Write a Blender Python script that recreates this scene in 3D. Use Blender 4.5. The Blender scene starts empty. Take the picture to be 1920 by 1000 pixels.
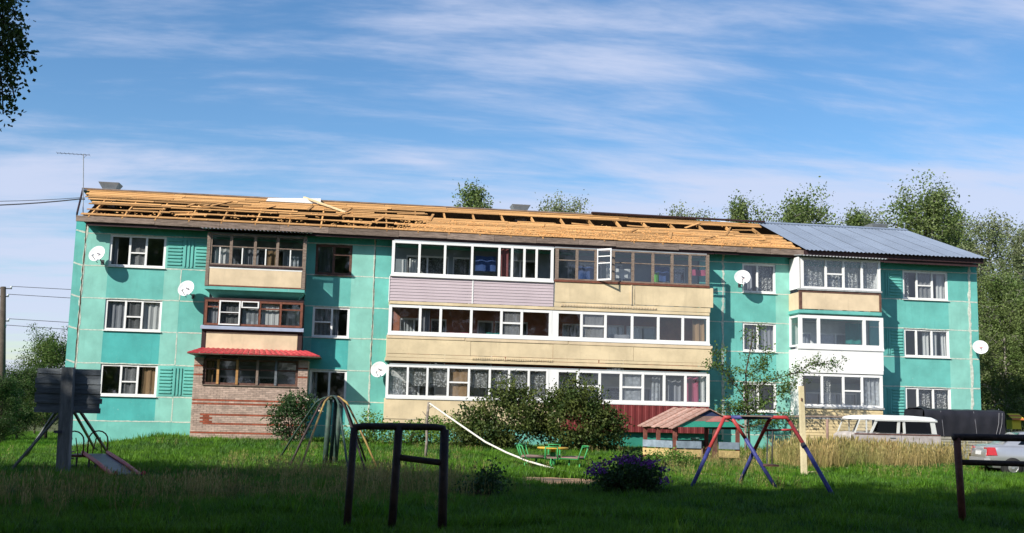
import bpy, math, random
import numpy as np
from mathutils import Vector, Matrix
random.seed(7); rng = np.random.default_rng(7)
SC = bpy.context.scene; COL = SC.collection

# ---------------------------------------------------------------- camera
YAW, PITCH, ROLL, FPX = 0.14346, 0.132102, 0.024641, 2000.0
CAMX, CAMY, EYE = -3.0975, -47.6855, 2.0914
_f = Vector((math.sin(YAW)*math.cos(PITCH), math.cos(YAW)*math.cos(PITCH), math.sin(PITCH)))
_r = Vector((math.cos(YAW), -math.sin(YAW), 0)); _u = _r.cross(_f)
CR = _r*math.cos(ROLL) + _u*math.sin(ROLL); CU = -_r*math.sin(ROLL) + _u*math.cos(ROLL); CF = _f
cam = bpy.data.cameras.new('camera'); camo = bpy.data.objects.new('camera', cam); COL.objects.link(camo)
cam.sensor_width = 36; cam.lens = FPX/1920*36; cam.clip_end = 5000; cam.clip_start = 0.1
CAM = Vector((CAMX, CAMY, EYE))
camo.matrix_world = Matrix(((CR.x, CU.x, -CF.x, CAMX), (CR.y, CU.y, -CF.y, CAMY), (CR.z, CU.z, -CF.z, EYE), (0, 0, 0, 1)))
SC.camera = camo

# ---------------------------------------------------------------- sky and sun
SUNDIR = Vector((-1.2, -1.0, 1.05)).normalized()
w = bpy.data.worlds.new('World'); SC.world = w; w.use_nodes = True
nt = w.node_tree; N = nt.nodes; L = nt.links; N.clear()
def nd(t, **k):
    n = N.new(t)
    for a, b in k.items(): setattr(n, a, b)
    return n
def wmath(op, a, b=None):
    n = nd('ShaderNodeMath', operation=op)
    for i, v in enumerate((a, b)):
        if v is None: continue
        if isinstance(v, (int, float)): n.inputs[i].default_value = v
        else: L.new(v, n.inputs[i])
    return n.outputs[0]
out = nd('ShaderNodeOutputWorld'); bg = nd('ShaderNodeBackground'); sky = nd('ShaderNodeTexSky')
sky.sky_type = 'NISHITA'; sky.sun_disc = False
sky.sun_elevation = math.asin(SUNDIR.z); sky.sun_rotation = math.atan2(SUNDIR.x, SUNDIR.y) % (2*math.pi)
sky.altitude = 150; sky.air_density = 1.0; sky.dust_density = 0.6; sky.ozone_density = 2.5
bg.inputs[1].default_value = 0.10
tc = nd('ShaderNodeTexCoord'); sp = nd('ShaderNodeSeparateXYZ'); L.new(tc.outputs['Generated'], sp.inputs[0])
zz = wmath('MAXIMUM', sp.outputs[2], 0.0); den = wmath('ADD', zz, 0.10)
cx = wmath('DIVIDE', sp.outputs[0], den); cy = wmath('DIVIDE', sp.outputs[1], den)
cb = nd('ShaderNodeCombineXYZ'); L.new(cx, cb.inputs[0]); L.new(cy, cb.inputs[1])
def cloudnoise(sx, sy, rz, off, scale, detail, rough, dist):
    m = nd('ShaderNodeMapping'); m.inputs['Scale'].default_value = (sx, sy, 1); m.inputs['Rotation'].default_value = (0, 0, rz); m.inputs['Location'].default_value = (off, off*1.7, off*.3)
    L.new(cb.outputs[0], m.inputs[0])
    n = nd('ShaderNodeTexNoise'); n.inputs['Scale'].default_value = scale; n.inputs['Detail'].default_value = detail; n.inputs['Roughness'].default_value = rough; n.inputs['Distortion'].default_value = dist
    L.new(m.outputs[0], n.inputs['Vector']); return n.outputs[0]
n1 = cloudnoise(0.55, 1.25, -0.12, 1.2, 0.85, 8, 0.60, 0.3)
n2 = cloudnoise(0.5, 1.6, 0.1, 9.1, 2.4, 6, 0.62, 0.4)
s = wmath('ADD', wmath('MULTIPLY', n1, 0.72), wmath('MULTIPLY', n2, 0.28))
low = nd('ShaderNodeMapRange', interpolation_type='SMOOTHSTEP'); L.new(sp.outputs[2], low.inputs[0])
low.inputs[1].default_value = 0.12; low.inputs[2].default_value = 0.30; low.inputs[3].default_value = 0.14; low.inputs[4].default_value = 0.0
s = wmath('ADD', s, low.outputs[0])
rmp = nd('ShaderNodeMapRange', interpolation_type='SMOOTHSTEP'); L.new(s, rmp.inputs[0])
rmp.inputs[1].default_value = 0.47; rmp.inputs[2].default_value = 0.66; rmp.inputs[3].default_value = 0.0; rmp.inputs[4].default_value = 0.85
mx = nd('ShaderNodeMix', data_type='RGBA'); L.new(rmp.outputs[0], mx.inputs[0])
hs = nd('ShaderNodeHueSaturation'); hs.inputs['Saturation'].default_value = 1.22; hs.inputs['Value'].default_value = 0.98
L.new(sky.outputs[0], hs.inputs['Color']); L.new(hs.outputs[0], mx.inputs[6])
mx.inputs[7].default_value = (4.2, 4.6, 5.9, 1)
L.new(mx.outputs[2], bg.inputs[0]); L.new(bg.outputs[0], out.inputs[0])
sl = bpy.data.lights.new('sun', 'SUN'); sl.energy = 4.4; sl.angle = math.radians(0.55); sl.color = (1.0, 0.94, 0.84)
so = bpy.data.objects.new('sun', sl); COL.objects.link(so); so.rotation_euler = SUNDIR.to_track_quat('Z', 'Y').to_euler(); so.location = (-30, -40, 40)
SC.view_settings.view_transform = 'Standard'; SC.view_settings.look = 'None'; SC.view_settings.exposure = 0.66; SC.view_settings.gamma = 1.0
SC.cycles.max_bounces = 8; SC.cycles.transparent_max_bounces = 16; SC.cycles.diffuse_bounces = 3; SC.cycles.glossy_bounces = 3
SC.cycles.caustics_reflective = False; SC.cycles.caustics_refractive = False

# ---------------------------------------------------------------- terrain function and pixel rays
PROF_D = [-60, 0, 14, 22, 30, 40, 48, 70, 2000]
PROF_Z = [.5, .46, .44, .42, .38, .36, .42, .40, .40]
def smooth_prof():
    ds = np.arange(-60, 120, 0.5); zs = np.interp(ds, PROF_D, PROF_Z)
    k = np.ones(7)/7; zp = np.convolve(np.pad(zs, 3, mode='edge'), k, mode='valid'); return ds, zp
PD, PZ = smooth_prof()
def gz(x, y):
    d = np.asarray(y, float) - CAMY; x = np.asarray(x, float)
    z = np.interp(d, PD, PZ)
    z = z - 0.13*np.clip(-x-11, 0, 5)*np.clip((d-30)/12, 0, 1) - 0.18*np.clip((x-13)/6, 0, 1)*np.clip((d-24)/8, 0, 1)
    z = z + 0.025*np.sin(x*0.9+d*0.3)*np.cos(d*0.7-x*0.2) + 0.03*np.sin(x*0.31)*np.sin(d*0.37)
    return z
def ray(px, py): return CF + CR*((px-960)/FPX) - CU*((py-500)/FPX)
def onY(px, py, y):
    d = ray(px, py); return CAM + d*((y-CAMY)/d.y)
def G(px, py):
    d = ray(px, py); t = 2.0
    while t < 300:
        p = CAM + d*t
        if p.z <= gz(p.x, p.y): return p
        t += 0.03
    return p
def X(px, py, y): return onY(px, py, y).x
def Z(px, py, y): return onY(px, py, y).z
def V(*a): return Vector(a)
def gp(x, y, dz=0.0): return Vector((x, y, float(gz(x, y))+dz))

# ---------------------------------------------------------------- materials
MATS = {}
def pmat(name, col, rough=0.75, var=0.18, scale=3.0, bump=0.0, bscale=None, metal=0.0, col2=None, spec=0.3, stretch=None, island=0.0, coat=0.0, detail=5):
    m = bpy.data.materials.new(name); m.use_nodes = True; t = m.node_tree; n = t.nodes; l = t.links
    b = n['Principled BSDF']; b.inputs['Roughness'].default_value = rough; b.inputs['Metallic'].default_value = metal
    b.inputs['Specular IOR Level'].default_value = spec
    if coat: b.inputs['Coat Weight'].default_value = coat
    g = n.new('ShaderNodeNewGeometry'); vec = g.outputs['Position']
    if stretch:
        mp = n.new('ShaderNodeMapping'); mp.inputs['Scale'].default_value = stretch; l.new(vec, mp.inputs[0]); vec = mp.outputs[0]
    nz = n.new('ShaderNodeTexNoise'); nz.inputs['Scale'].default_value = scale; nz.inputs['Detail'].default_value = detail; nz.inputs['Roughness'].default_value = 0.65
    l.new(vec, nz.inputs['Vector'])
    if col2 is None: col2 = tuple(c*(1-2*var) for c in col); 
    cr = n.new('ShaderNodeMapRange'); cr.inputs[1].default_value = 0.32; cr.inputs[2].default_value = 0.68; l.new(nz.outputs[0], cr.inputs[0])
    mix = n.new('ShaderNodeMix'); mix.data_type = 'RGBA'; mix.inputs[6].default_value = (*col2, 1); mix.inputs[7].default_value = (*col, 1)
    l.new(cr.outputs[0], mix.inputs[0]); cout = mix.outputs[2]
    if island:
        h = n.new('ShaderNodeHueSaturation'); mr = n.new('ShaderNodeMapRange'); mr.inputs[3].default_value = 1-island; mr.inputs[4].default_value = 1+island
        l.new(g.outputs['Random Per Island'], mr.inputs[0]); l.new(mr.outputs[0], h.inputs['Value']); l.new(cout, h.inputs['Color']); cout = h.outputs[0]
    l.new(cout, b.inputs['Base Color'])
    if bump:
        bz = n.new('ShaderNodeTexNoise'); bz.inputs['Scale'].default_value = bscale or scale*6; bz.inputs['Detail'].default_value = 4; l.new(vec, bz.inputs['Vector'])
        bp = n.new('ShaderNodeBump'); bp.inputs['Strength'].default_value = bump; bp.inputs['Distance'].default_value = 0.03; l.new(bz.outputs[0], bp.inputs['Height']); l.new(bp.outputs[0], b.inputs['Normal'])
    MATS[name] = m; return m
def objvar(m, amt=0.15):
    """let each object that wears the material differ a little in tone"""
    t = m.node_tree; n = t.nodes; l = t.links; b = n['Principled BSDF']
    src = b.inputs['Base Color'].links[0].from_socket
    o = n.new('ShaderNodeObjectInfo'); mr = n.new('ShaderNodeMapRange'); mr.inputs[3].default_value = 1-amt; mr.inputs[4].default_value = 1+amt; l.new(o.outputs['Random'], mr.inputs[0])
    h = n.new('ShaderNodeHueSaturation'); l.new(mr.outputs[0], h.inputs['Value']); l.new(src, h.inputs['Color']); l.new(h.outputs[0], b.inputs['Base Color'])
    return m
def leafmat(name, col, col2, trans=0.35, rough=0.55, scale=0.8, inst=False):
    m = bpy.data.materials.new(name); m.use_nodes = True; t = m.node_tree; n = t.nodes; l = t.links; n.clear()
    o = n.new('ShaderNodeOutputMaterial'); d = n.new('ShaderNodeBsdfPrincipled'); d.inputs['Roughness'].default_value = rough; d.inputs['Specular IOR Level'].default_value = 0.25
    tr = n.new('ShaderNodeBsdfTranslucent'); ms = n.new('ShaderNodeMixShader'); ms.inputs[0].default_value = trans
    g = n.new('ShaderNodeNewGeometry'); nz = n.new('ShaderNodeTexNoise'); nz.inputs['Scale'].default_value = scale; nz.inputs['Detail'].default_value = 3; l.new(g.outputs['Position'], nz.inputs['Vector'])
    mr = n.new('ShaderNodeMapRange'); mr.inputs[1].default_value = 0.35; mr.inputs[2].default_value = 0.65; l.new(nz.outputs[0], mr.inputs[0])
    mix = n.new('ShaderNodeMix'); mix.data_type = 'RGBA'; mix.inputs[6].default_value = (*col, 1); mix.inputs[7].default_value = (*col2, 1); l.new(mr.outputs[0], mix.inputs[0])
    h = n.new('ShaderNodeHueSaturation'); v = n.new('ShaderNodeMapRange'); v.inputs[3].default_value = 0.6; v.inputs[4].default_value = 1.4
    if inst:
        oi = n.new('ShaderNodeObjectInfo'); l.new(oi.outputs['Random'], v.inputs[0])
    else: l.new(g.outputs['Random Per Island'], v.inputs[0])
    l.new(v.outputs[0], h.inputs['Value']); l.new(mix.outputs[2], h.inputs['Color'])
    l.new(h.outputs[0], d.inputs['Base Color']); l.new(h.outputs[0], tr.inputs['Color'])
    l.new(d.outputs[0], ms.inputs[1]); l.new(tr.outputs[0], ms.inputs[2]); l.new(ms.outputs[0], o.inputs[0])
    MATS[name] = m; return m
def glassmat(name, refl=0.10, tint=(.88, .91, .93)):
    m = bpy.data.materials.new(name); m.use_nodes = True; t = m.node_tree; n = t.nodes; l = t.links; n.clear()
    o = n.new('ShaderNodeOutputMaterial'); tr = n.new('ShaderNodeBsdfTransparent'); tr.inputs[0].default_value = (*tint, 1)
    gl = n.new('ShaderNodeBsdfGlossy'); gl.inputs['Roughness'].default_value = 0.03; gl.inputs[0].default_value = (.95, .97, 1, 1)
    lw = n.new('ShaderNodeLayerWeight'); lw.inputs[0].default_value = 0.5; fr = n.new('ShaderNodeMath'); fr.operation = 'POWER'; fr.inputs[1].default_value = 4.0; l.new(lw.outputs['Facing'], fr.inputs[0])
    g = n.new('ShaderNodeNewGeometry'); nz = n.new('ShaderNodeTexNoise'); nz.inputs['Scale'].default_value = 1.3; l.new(g.outputs['Position'], nz.inputs['Vector'])
    bp = n.new('ShaderNodeBump'); bp.inputs['Strength'].default_value = 0.05; bp.inputs['Distance'].default_value = 0.05; l.new(nz.outputs[0], bp.inputs['Height']); l.new(bp.outputs[0], gl.inputs['Normal'])
    ad = n.new('ShaderNodeMath'); ad.operation = 'ADD'; ad.inputs[1].default_value = refl; l.new(fr.outputs[0], ad.inputs[0]); ad.use_clamp = True
    ms = n.new('ShaderNodeMixShader'); l.new(ad.outputs[0], ms.inputs[0]); l.new(tr.outputs[0], ms.inputs[1]); l.new(gl.outputs[0], ms.inputs[2]); l.new(ms.outputs[0], o.inputs[0])
    MATS[name] = m; return m
def clothmat(name, col, lace=0.0, scale=14.0, translucent=0.35):
    m = bpy.data.materials.new(name); m.use_nodes = True; t = m.node_tree; n = t.nodes; l = t.links; n.clear()
    o = n.new('ShaderNodeOutputMaterial'); d = n.new('ShaderNodeBsdfDiffuse'); d.inputs[0].default_value = (*col, 1)
    tr = n.new('ShaderNodeBsdfTranslucent'); tr.inputs[0].default_value = (*col, 1); ms = n.new('ShaderNodeMixShader'); ms.inputs[0].default_value = translucent
    l.new(d.outputs[0], ms.inputs[1]); l.new(tr.outputs[0], ms.inputs[2]); res = ms.outputs[0]
    if lace:
        g = n.new('ShaderNodeNewGeometry'); vo = n.new('ShaderNodeTexVoronoi'); vo.inputs['Scale'].default_value = scale; l.new(g.outputs['Position'], vo.inputs['Vector'])
        mr = n.new('ShaderNodeMapRange'); mr.inputs[1].default_value = 0.25; mr.inputs[2].default_value = 0.5; mr.inputs[3].default_value = 0.0; mr.inputs[4].default_value = lace; l.new(vo.outputs['Distance'], mr.inputs[0])
        tp = n.new('ShaderNodeBsdfTransparent'); m2 = n.new('ShaderNodeMixShader'); l.new(mr.outputs[0], m2.inputs[0]); l.new(res, m2.inputs[1]); l.new(tp.outputs[0], m2.inputs[2]); res = m2.outputs[0]
    l.new(res, o.inputs[0]); MATS[name] = m; return m
def paintmat(name, col, dirt=(0.33, 0.50, 0.42)):
    """weathered facade paint: mottling, thin streaks below joints, pale flaked specks"""
    m = bpy.data.materials.new(name); m.use_nodes = True; t = m.node_tree; n = t.nodes; l = t.links; b = n['Principled BSDF']; b.inputs['Roughness'].default_value = 0.8; b.inputs['Specular IOR Level'].default_value = 0.2
    g = n.new('ShaderNodeNewGeometry'); P = g.outputs['Position']
    def noise(scale, detail, st=None, rough=.6):
        z = n.new('ShaderNodeTexNoise'); z.inputs['Scale'].default_value = scale; z.inputs['Detail'].default_value = detail; z.inputs['Roughness'].default_value = rough
        if st:
            mp = n.new('ShaderNodeMapping'); mp.inputs['Scale'].default_value = st; l.new(P, mp.inputs[0]); l.new(mp.outputs[0], z.inputs['Vector'])
        else: l.new(P, z.inputs['Vector'])
        return z.outputs[0]
    def ramp(src, a, b_, c=0., d=1.):
        r = n.new('ShaderNodeMapRange'); r.inputs[1].default_value = a; r.inputs[2].default_value = b_; r.inputs[3].default_value = c; r.inputs[4].default_value = d; l.new(src, r.inputs[0]); return r.outputs[0]
    def mix(f, a, c):
        x = n.new('ShaderNodeMix'); x.data_type = 'RGBA'; l.new(f, x.inputs[0])
        for i, v in ((6, a), (7, c)):
            if isinstance(v, tuple): x.inputs[i].default_value = (*v, 1)
            else: l.new(v, x.inputs[i])
        return x.outputs[2]
    c = mix(ramp(noise(1.1, 4), .35, .65), tuple(v*.84 for v in col), tuple(min(1, v*1.07) for v in col))
    c = mix(ramp(noise(2.0, 4, (3.0, 3.0, .35)), .56, .72, 0, .38), c, tuple(v*.72 for v in col))
    c = mix(ramp(noise(9, 5, None, .75), .61, .69, 0, .6), c, dirt)
    l.new(c, b.inputs['Base Color'])
    bp = n.new('ShaderNodeBump'); bp.inputs['Strength'].default_value = 0.25; bp.inputs['Distance'].default_value = 0.01; l.new(noise(40, 3), bp.inputs['Height']); l.new(bp.outputs[0], b.inputs['Normal'])
    MATS[name] = m; return m

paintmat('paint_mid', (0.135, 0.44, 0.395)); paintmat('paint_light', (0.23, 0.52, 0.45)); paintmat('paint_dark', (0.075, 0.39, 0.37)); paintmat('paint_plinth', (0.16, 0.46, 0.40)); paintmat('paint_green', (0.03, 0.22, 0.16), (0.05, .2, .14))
paintmat('cream', (0.66, 0.53, 0.36), (0.56, .42, .27)); paintmat('cream_old', (0.66, 0.54, 0.35), (.42, .32, .19))
pmat('mortar', (0.66, 0.70, 0.62), .9, .18, 9, .5, col2=(.36, .42, .36)); pmat('pvc', (0.80, 0.80, 0.79), .4, .04, 2); pmat('white_panel', (0.80, 0.80, 0.79), .5, .05, 1.5)
pmat('brown_wood', (0.16, 0.085, 0.06), .7, .25, 6, .3, col2=(.07, .035, .03)); pmat('old_wood', (0.30, 0.24, 0.19), .85, .3, 5, .4, stretch=(1, 6, 6), col2=(.13, .09, .075))
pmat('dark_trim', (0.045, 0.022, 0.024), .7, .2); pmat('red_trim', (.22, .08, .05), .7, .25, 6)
objvar(pmat('batten_wood', (0.62, 0.345, 0.13), .85, .3, 3, .3, stretch=(.6, 6, 6), col2=(.37, .19, .07)), .32)
objvar(pmat('eave_wood', (0.27, 0.205, 0.165), .9, .3, 4, .5, stretch=(.6, 5, 5), col2=(.10, .075, .06)), .25)
pmat('attic_dark', (0.10, 0.065, 0.045), .95, .3); pmat('pale_wood', (.72, .58, .34), .8, .12, 4, .2, stretch=(1, 1, .4))
objvar(pmat('roof_metal', (0.24, 0.29, 0.37), .42, .08, .8, 0, metal=.25, spec=.5), .06); pmat('galv', (0.42, 0.45, 0.47), .45, .12, 4, metal=.5); pmat('slate_old', (.36, .36, .35), .9, .2, 3, .3)
pmat('tin_wave', (.52, .53, .52), .55, .18, 6, metal=.35); pmat('blue_sill', (.33, .38, .50), .5, .1, 3)
pmat('lilac', (0.50, 0.42, 0.45), .55, .05, 1); pmat('siding_cream', (.66, .53, .30), .6, .08, 2); pmat('rib_red', (0.17, 0.03, 0.03), .5, .15, 2)
objvar(pmat('brick', (0.52, 0.39, 0.32), .9, .15, 5, .4, island=.18), 0); pmat('brick_red', (0.36, 0.10, 0.055), .9, .15, 5, .4, island=.15); pmat('mortar_grey', (.50, .45, .40), .95, .1)
pmat('tile_red', (0.50, 0.06, 0.07), .45, .12, 5, island=.12, coat=.2)
pmat('room', (0.50, 0.48, 0.45), .9, .15, 1); pmat('loggia_grey', (0.30, .34, .36), .9, .15, 1); pmat('loggia_brick', (0.42, 0.17, 0.105), .9, .2, 2, .2); pmat('loggia_white', (.62, .62, .6), .85, .1)
glassmat('glass'); glassmat('glass_dusty', .06, (.68, .71, .73)); glassmat('glass_blue', .25, (.45, .5, .55)); glassmat('car_glass', .02, (.10, .12, .13))
clothmat('net', (.42, .42, .42), .45, 60); clothmat('curtain_white', (.72, .72, .70)); clothmat('lace', (.78, .78, .76), .85, 16); clothmat('curtain_tan', (.42, .27, .15)); clothmat('curtain_red', (.32, .12, .12), 0); clothmat('curtain_grey', (.36, .37, .40)); clothmat('cloth_blue', (.08, .14, .34)); clothmat('cloth_green', (.16, .5, .06)); clothmat('cloth_pink', (.5, .12, .2)); clothmat('cloth_teal', (.05, .3, .27)); clothmat('film', (.62, .65, .68), .35, 5, .5)
pmat('dish_grey', (0.66, .67, .68), .4, .06, 3, spec=.5); pmat('dark_metal', (.09, .09, .10), .5, .2, 6, metal=.3); pmat('mark_red', (.45, .06, .06), .5, 0); pmat('mark_dark', (.06, .06, .09), .5, 0)
pmat('pole_concrete', (.095, .075, .06), .9, .2, 4, .3); pmat('wire', (.03, .03, .035), .6, 0)
objvar(pmat('plank_grey', (.20, .225, .25), .85, .25, 3, .4, stretch=(.6, 4, 6), col2=(.10, .115, .13)), .2); pmat('post_grey', (.23, .24, .25), .85, .25, 4, .4, stretch=(4, 4, .6))
pmat('rust_pipe', (.055, .035, .032), .6, .3, 7, .3, col2=(.022, .016, .018)); pmat('rust_red', (.15, .055, .04), .6, .3, 6, .3)
pmat('play_red', (.50, .05, .05), .5, .2, 8, col2=(.28, .05, .05)); pmat('play_blue', (.05, .06, .25), .5, .25, 8); pmat('play_green', (.06, .38, .12), .5, .2, 8); pmat('play_yellow', (.66, .42, .05), .5, .2, 8); pmat('play_dkgreen', (.05, .10, .075), .6, .3, 8, col2=(.03, .045, .04)); pmat('play_ochre', (.42, .30, .08), .6, .35, 5, col2=(.16, .09, .05)); pmat('slide_deck', (.07, .075, .13), .4, .25, 6, metal=.2)
objvar(pmat('ph_roof', (.44, .30, .25), .85, .3, 4, .4, stretch=(4, .8, 4), col2=(.30, .15, .11)), .2); pmat('ph_post', (.24, .085, .065), .8, .3, 5, .3); pmat('ph_teal', (.04, .34, .25), .6, .12, 3); pmat('ph_pink', (.58, .24, .22), .7, .2, 4); pmat('ph_navy', (.035, .05, .13), .7, .15); pmat('ph_bluegrey', (.26, .33, .40), .8, .2, 5); pmat('ph_yellow', (.62, .46, .20), .8, .2, 5, .2); pmat('ph_taupe', (.30, .20, .17), .8, .2)
pmat('van_paint', (.60, .62, .60), .35, .08, 2, spec=.5, coat=.3); pmat('van_dirty', (.50, .46, .44), .6, .2, 3); pmat('rubber', (.02, .02, .02), .8, .2); pmat('tarp', (.022, .022, .030), .55, .2, 1.5, .5, bscale=2.0); pmat('tarp_seam', (.16, .16, .18), .6, .1); objvar(pmat('trailer_board', (.42, .40, .33), .8, .2, 4), .15)
pmat('silver', (.52, .53, .55), .28, .03, 2, metal=.65, spec=.5, coat=.6); pmat('bumper', (.42, .43, .45), .4, .03, metal=.4); pmat('lamp_red', (.50, .02, .03), .15, .1, 20, coat=.8); pmat('lamp_white', (.75, .6, .6), .15, .05, coat=.8); pmat('black_plastic', (.02, .02, .02), .5, .1); pmat('alloy', (.5, .5, .5), .35, .05, metal=.8); pmat('plate_white', (.75, .75, .74), .5, .03)
pmat('rope_white', (.70, .68, .60), .9, .1, 10); pmat('stick_wood', (.30, .26, .22), .9, .3, 8, .4); pmat('pole_cream', (.70, .60, .38), .8, .12, 3, .2)
pmat('shed_yellow', (.70, .55, .05), .7, .1); pmat('shed_orange', (.6, .2, .06), .7, .15); pmat('bucket_cyan', (.35, .62, .62), .5, .05)
pmat('bark_birch', (.48, .45, .41), .85, .3, 3, .3, stretch=(1, 1, 2.5), col2=(.10, .085, .075)); pmat('bark_dark', (.11, .085, .065), .9, .3, 5, .4)
pmat('soil', (.56, .35, .19), .95, .2, 5, .6, bscale=22)
leafmat('leaf_birch', (.10, .16, .04), (.17, .22, .075)); leafmat('leaf_pale', (.14, .19, .08), (.21, .24, .12)); leafmat('leaf_dark', (.03, .065, .016), (.075, .12, .028)); leafmat('leaf_mid', (.06, .12, .022), (.11, .17, .04)); leafmat('leaf_bush', (.035, .07, .016), (.115, .14, .035), scale=1.6); leafmat('leaf_phlox', (.025, .065, .02), (.055, .11, .035), scale=3); leafmat('leaf_weed', (.08, .17, .025), (.14, .24, .04), scale=1.5)
leafmat('petal_purple', (.11, .035, .22), (.21, .05, .27), .2); leafmat('petal_pink', (.62, .25, .40), (.7, .40, .5), .2); leafmat('petal_white', (.7, .68, .6), (.75, .6, .5), .2)
leafmat('grass_green', (.075, .20, .012), (.125, .25, .02), .4, scale=.5, inst=True); leafmat('grass_dry', (.42, .31, .13), (.20, .21, .06), .3, scale=.7, inst=True); leafmat('grass_herb', (.045, .125, .022), (.10, .19, .035), .35, scale=.6, inst=True)

# ---------------------------------------------------------------- mesh builder
ORG = {}
class MB:
    def __init__(s): s.v = []; s.f = []; s.m = []; s.mi = 0
    def add(s, vs, fs):
        o = len(s.v); s.v += [tuple(p) for p in vs]
        for f in fs: s.f.append([o+i for i in f]); s.m.append(s.mi)
        return s
    def box(s, x0, x1, y0, y1, z0, z1):
        return s.add([(x0,y0,z0),(x1,y0,z0),(x1,y1,z0),(x0,y1,z0),(x0,y0,z1),(x1,y0,z1),(x1,y1,z1),(x0,y1,z1)], [(0,3,2,1),(4,5,6,7),(0,1,5,4),(1,2,6,5),(2,3,7,6),(3,0,4,7)])
    def hexa(s, b, t):
        return s.add(list(b)+list(t), [(0,3,2,1),(4,5,6,7),(0,1,5,4),(1,2,6,5),(2,3,7,6),(3,0,4,7)])
    def beam(s, p, q, w, h, up=(0,0,1)):
        p = Vector(p); q = Vector(q); d = (q-p).normalized(); up = Vector(up); sd = d.cross(up)
        if sd.length < 1e-4: sd = d.cross(Vector((1,0,0)))
        sd.normalize(); u = sd.cross(d); a = sd*(w/2); b = u*(h/2)
        return s.hexa([p-a-b, p+a-b, q+a-b, q-a-b], [p-a+b, p+a+b, q+a+b, q-a+b])
    def tube(s, pts, r, n=8, cap=True):
        pts = [Vector(p) for p in pts]; k = len(pts)
        rs = r if isinstance(r, (list, tuple)) else [r]*k
        vs = []; prev = None
        for i, p in enumerate(pts):
            d = (pts[min(i+1,k-1)]-pts[max(i-1,0)]).normalized()
            if prev is None:
                a = d.cross(Vector((0,0,1))); 
                if a.length < 1e-3: a = d.cross(Vector((1,0,0)))
            else: a = prev - d*prev.dot(d)
            a.normalize(); prev = a; b = d.cross(a)
            vs += [p + (a*math.cos(t)+b*math.sin(t))*rs[i] for t in [2*math.pi*j/n for j in range(n)]]
        fs = [(i*n+j, i*n+(j+1)%n, (i+1)*n+(j+1)%n, (i+1)*n+j) for i in range(k-1) for j in range(n)]
        if cap: fs += [tuple(range(n-1,-1,-1)), tuple((k-1)*n+j for j in range(n))]
        return s.add(vs, fs)
    def lathe(s, prof, c, n=24, axis=(0,0,1)):
        ax = Vector(axis).normalized(); a = ax.cross(Vector((0,0,1)))
        if a.length < 1e-3: a = Vector((1,0,0))
        a.normalize(); b = ax.cross(a); c = Vector(c); vs = []
        for r, z in prof: vs += [c + ax*z + (a*math.cos(2*math.pi*j/n)+b*math.sin(2*math.pi*j/n))*r for j in range(n)]
        k = len(prof); fs = [(i*n+j, i*n+(j+1)%n, (i+1)*n+(j+1)%n, (i+1)*n+j) for i in range(k-1) for j in range(n)]
        return s.add(vs, fs)
    def prism(s, poly, p0, ex, ey, ez, h):
        """polygon in the plane ex,ey extruded along ez by h"""
        p0 = Vector(p0); ex = Vector(ex); ey = Vector(ey); ez = Vector(ez); n = len(poly)
        a = [p0+ex*u+ey*v for u, v in poly]; b = [p+ez*h for p in a]
        return s.add(a+b, [tuple(range(n-1,-1,-1)), tuple(range(n,2*n))] + [(i,(i+1)%n,n+(i+1)%n,n+i) for i in range(n)])
    def sheet(s, fn, nu, nv):
        vs = [fn(i/nu, j/nv) for j in range(nv+1) for i in range(nu+1)]
        return s.add(vs, [(j*(nu+1)+i, j*(nu+1)+i+1, (j+1)*(nu+1)+i+1, (j+1)*(nu+1)+i) for j in range(nv) for i in range(nu)])
    def build(s, name, mat, parent=None, smooth=False, kind=None):
        o0 = ORG.get(parent.name, Vector((0,0,0))) if parent else Vector((0,0,0))
        me = bpy.data.meshes.new(name); me.from_pydata([(x-o0.x, y-o0.y, z-o0.z) for x, y, z in s.v], [], s.f)
        for m in (mat if isinstance(mat, (list, tuple)) else [mat]): me.materials.append(MATS[m])
        if any(s.m): me.polygons.foreach_set('material_index', s.m)
        if smooth: me.polygons.foreach_set('use_smooth', [True]*len(me.polygons))
        ob = bpy.data.objects.new(name, me); COL.objects.link(ob)
        if parent: ob.parent = parent; ORG[ob.name] = o0
        if kind: ob['kind'] = kind
        return ob
def tag(o, label, cat, group=None):
    o['label'] = label; o['category'] = cat
    if group: o['group'] = group
    return o
def thing(name, loc, label, cat, group=None):
    o = bpy.data.objects.new(name, None); COL.objects.link(o); o.location = loc; o.empty_display_size = .2
    ORG[o.name] = Vector(loc); return tag(o, label, cat, group)
def npmesh(name, v, f, mat, parent=None, smooth=False):
    o0 = ORG.get(parent.name, Vector((0,0,0))) if parent else Vector((0,0,0))
    me = bpy.data.meshes.new(name); nv = len(v); nf, k = f.shape
    me.vertices.add(nv); me.vertices.foreach_set('co', (np.asarray(v, np.float32)-np.array(o0, np.float32)).ravel())
    me.loops.add(nf*k); me.loops.foreach_set('vertex_index', f.ravel().astype(np.int32))
    me.polygons.add(nf); me.polygons.foreach_set('loop_start', np.arange(0, nf*k, k, dtype=np.int32))
    if smooth: me.polygons.foreach_set('use_smooth', np.ones(nf, bool))
    me.update(calc_edges=True); me.materials.append(MATS[mat])
    ob = bpy.data.objects.new(name, me); COL.objects.link(ob)
    if parent: ob.parent = parent; ORG[ob.name] = o0
    return ob
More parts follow.
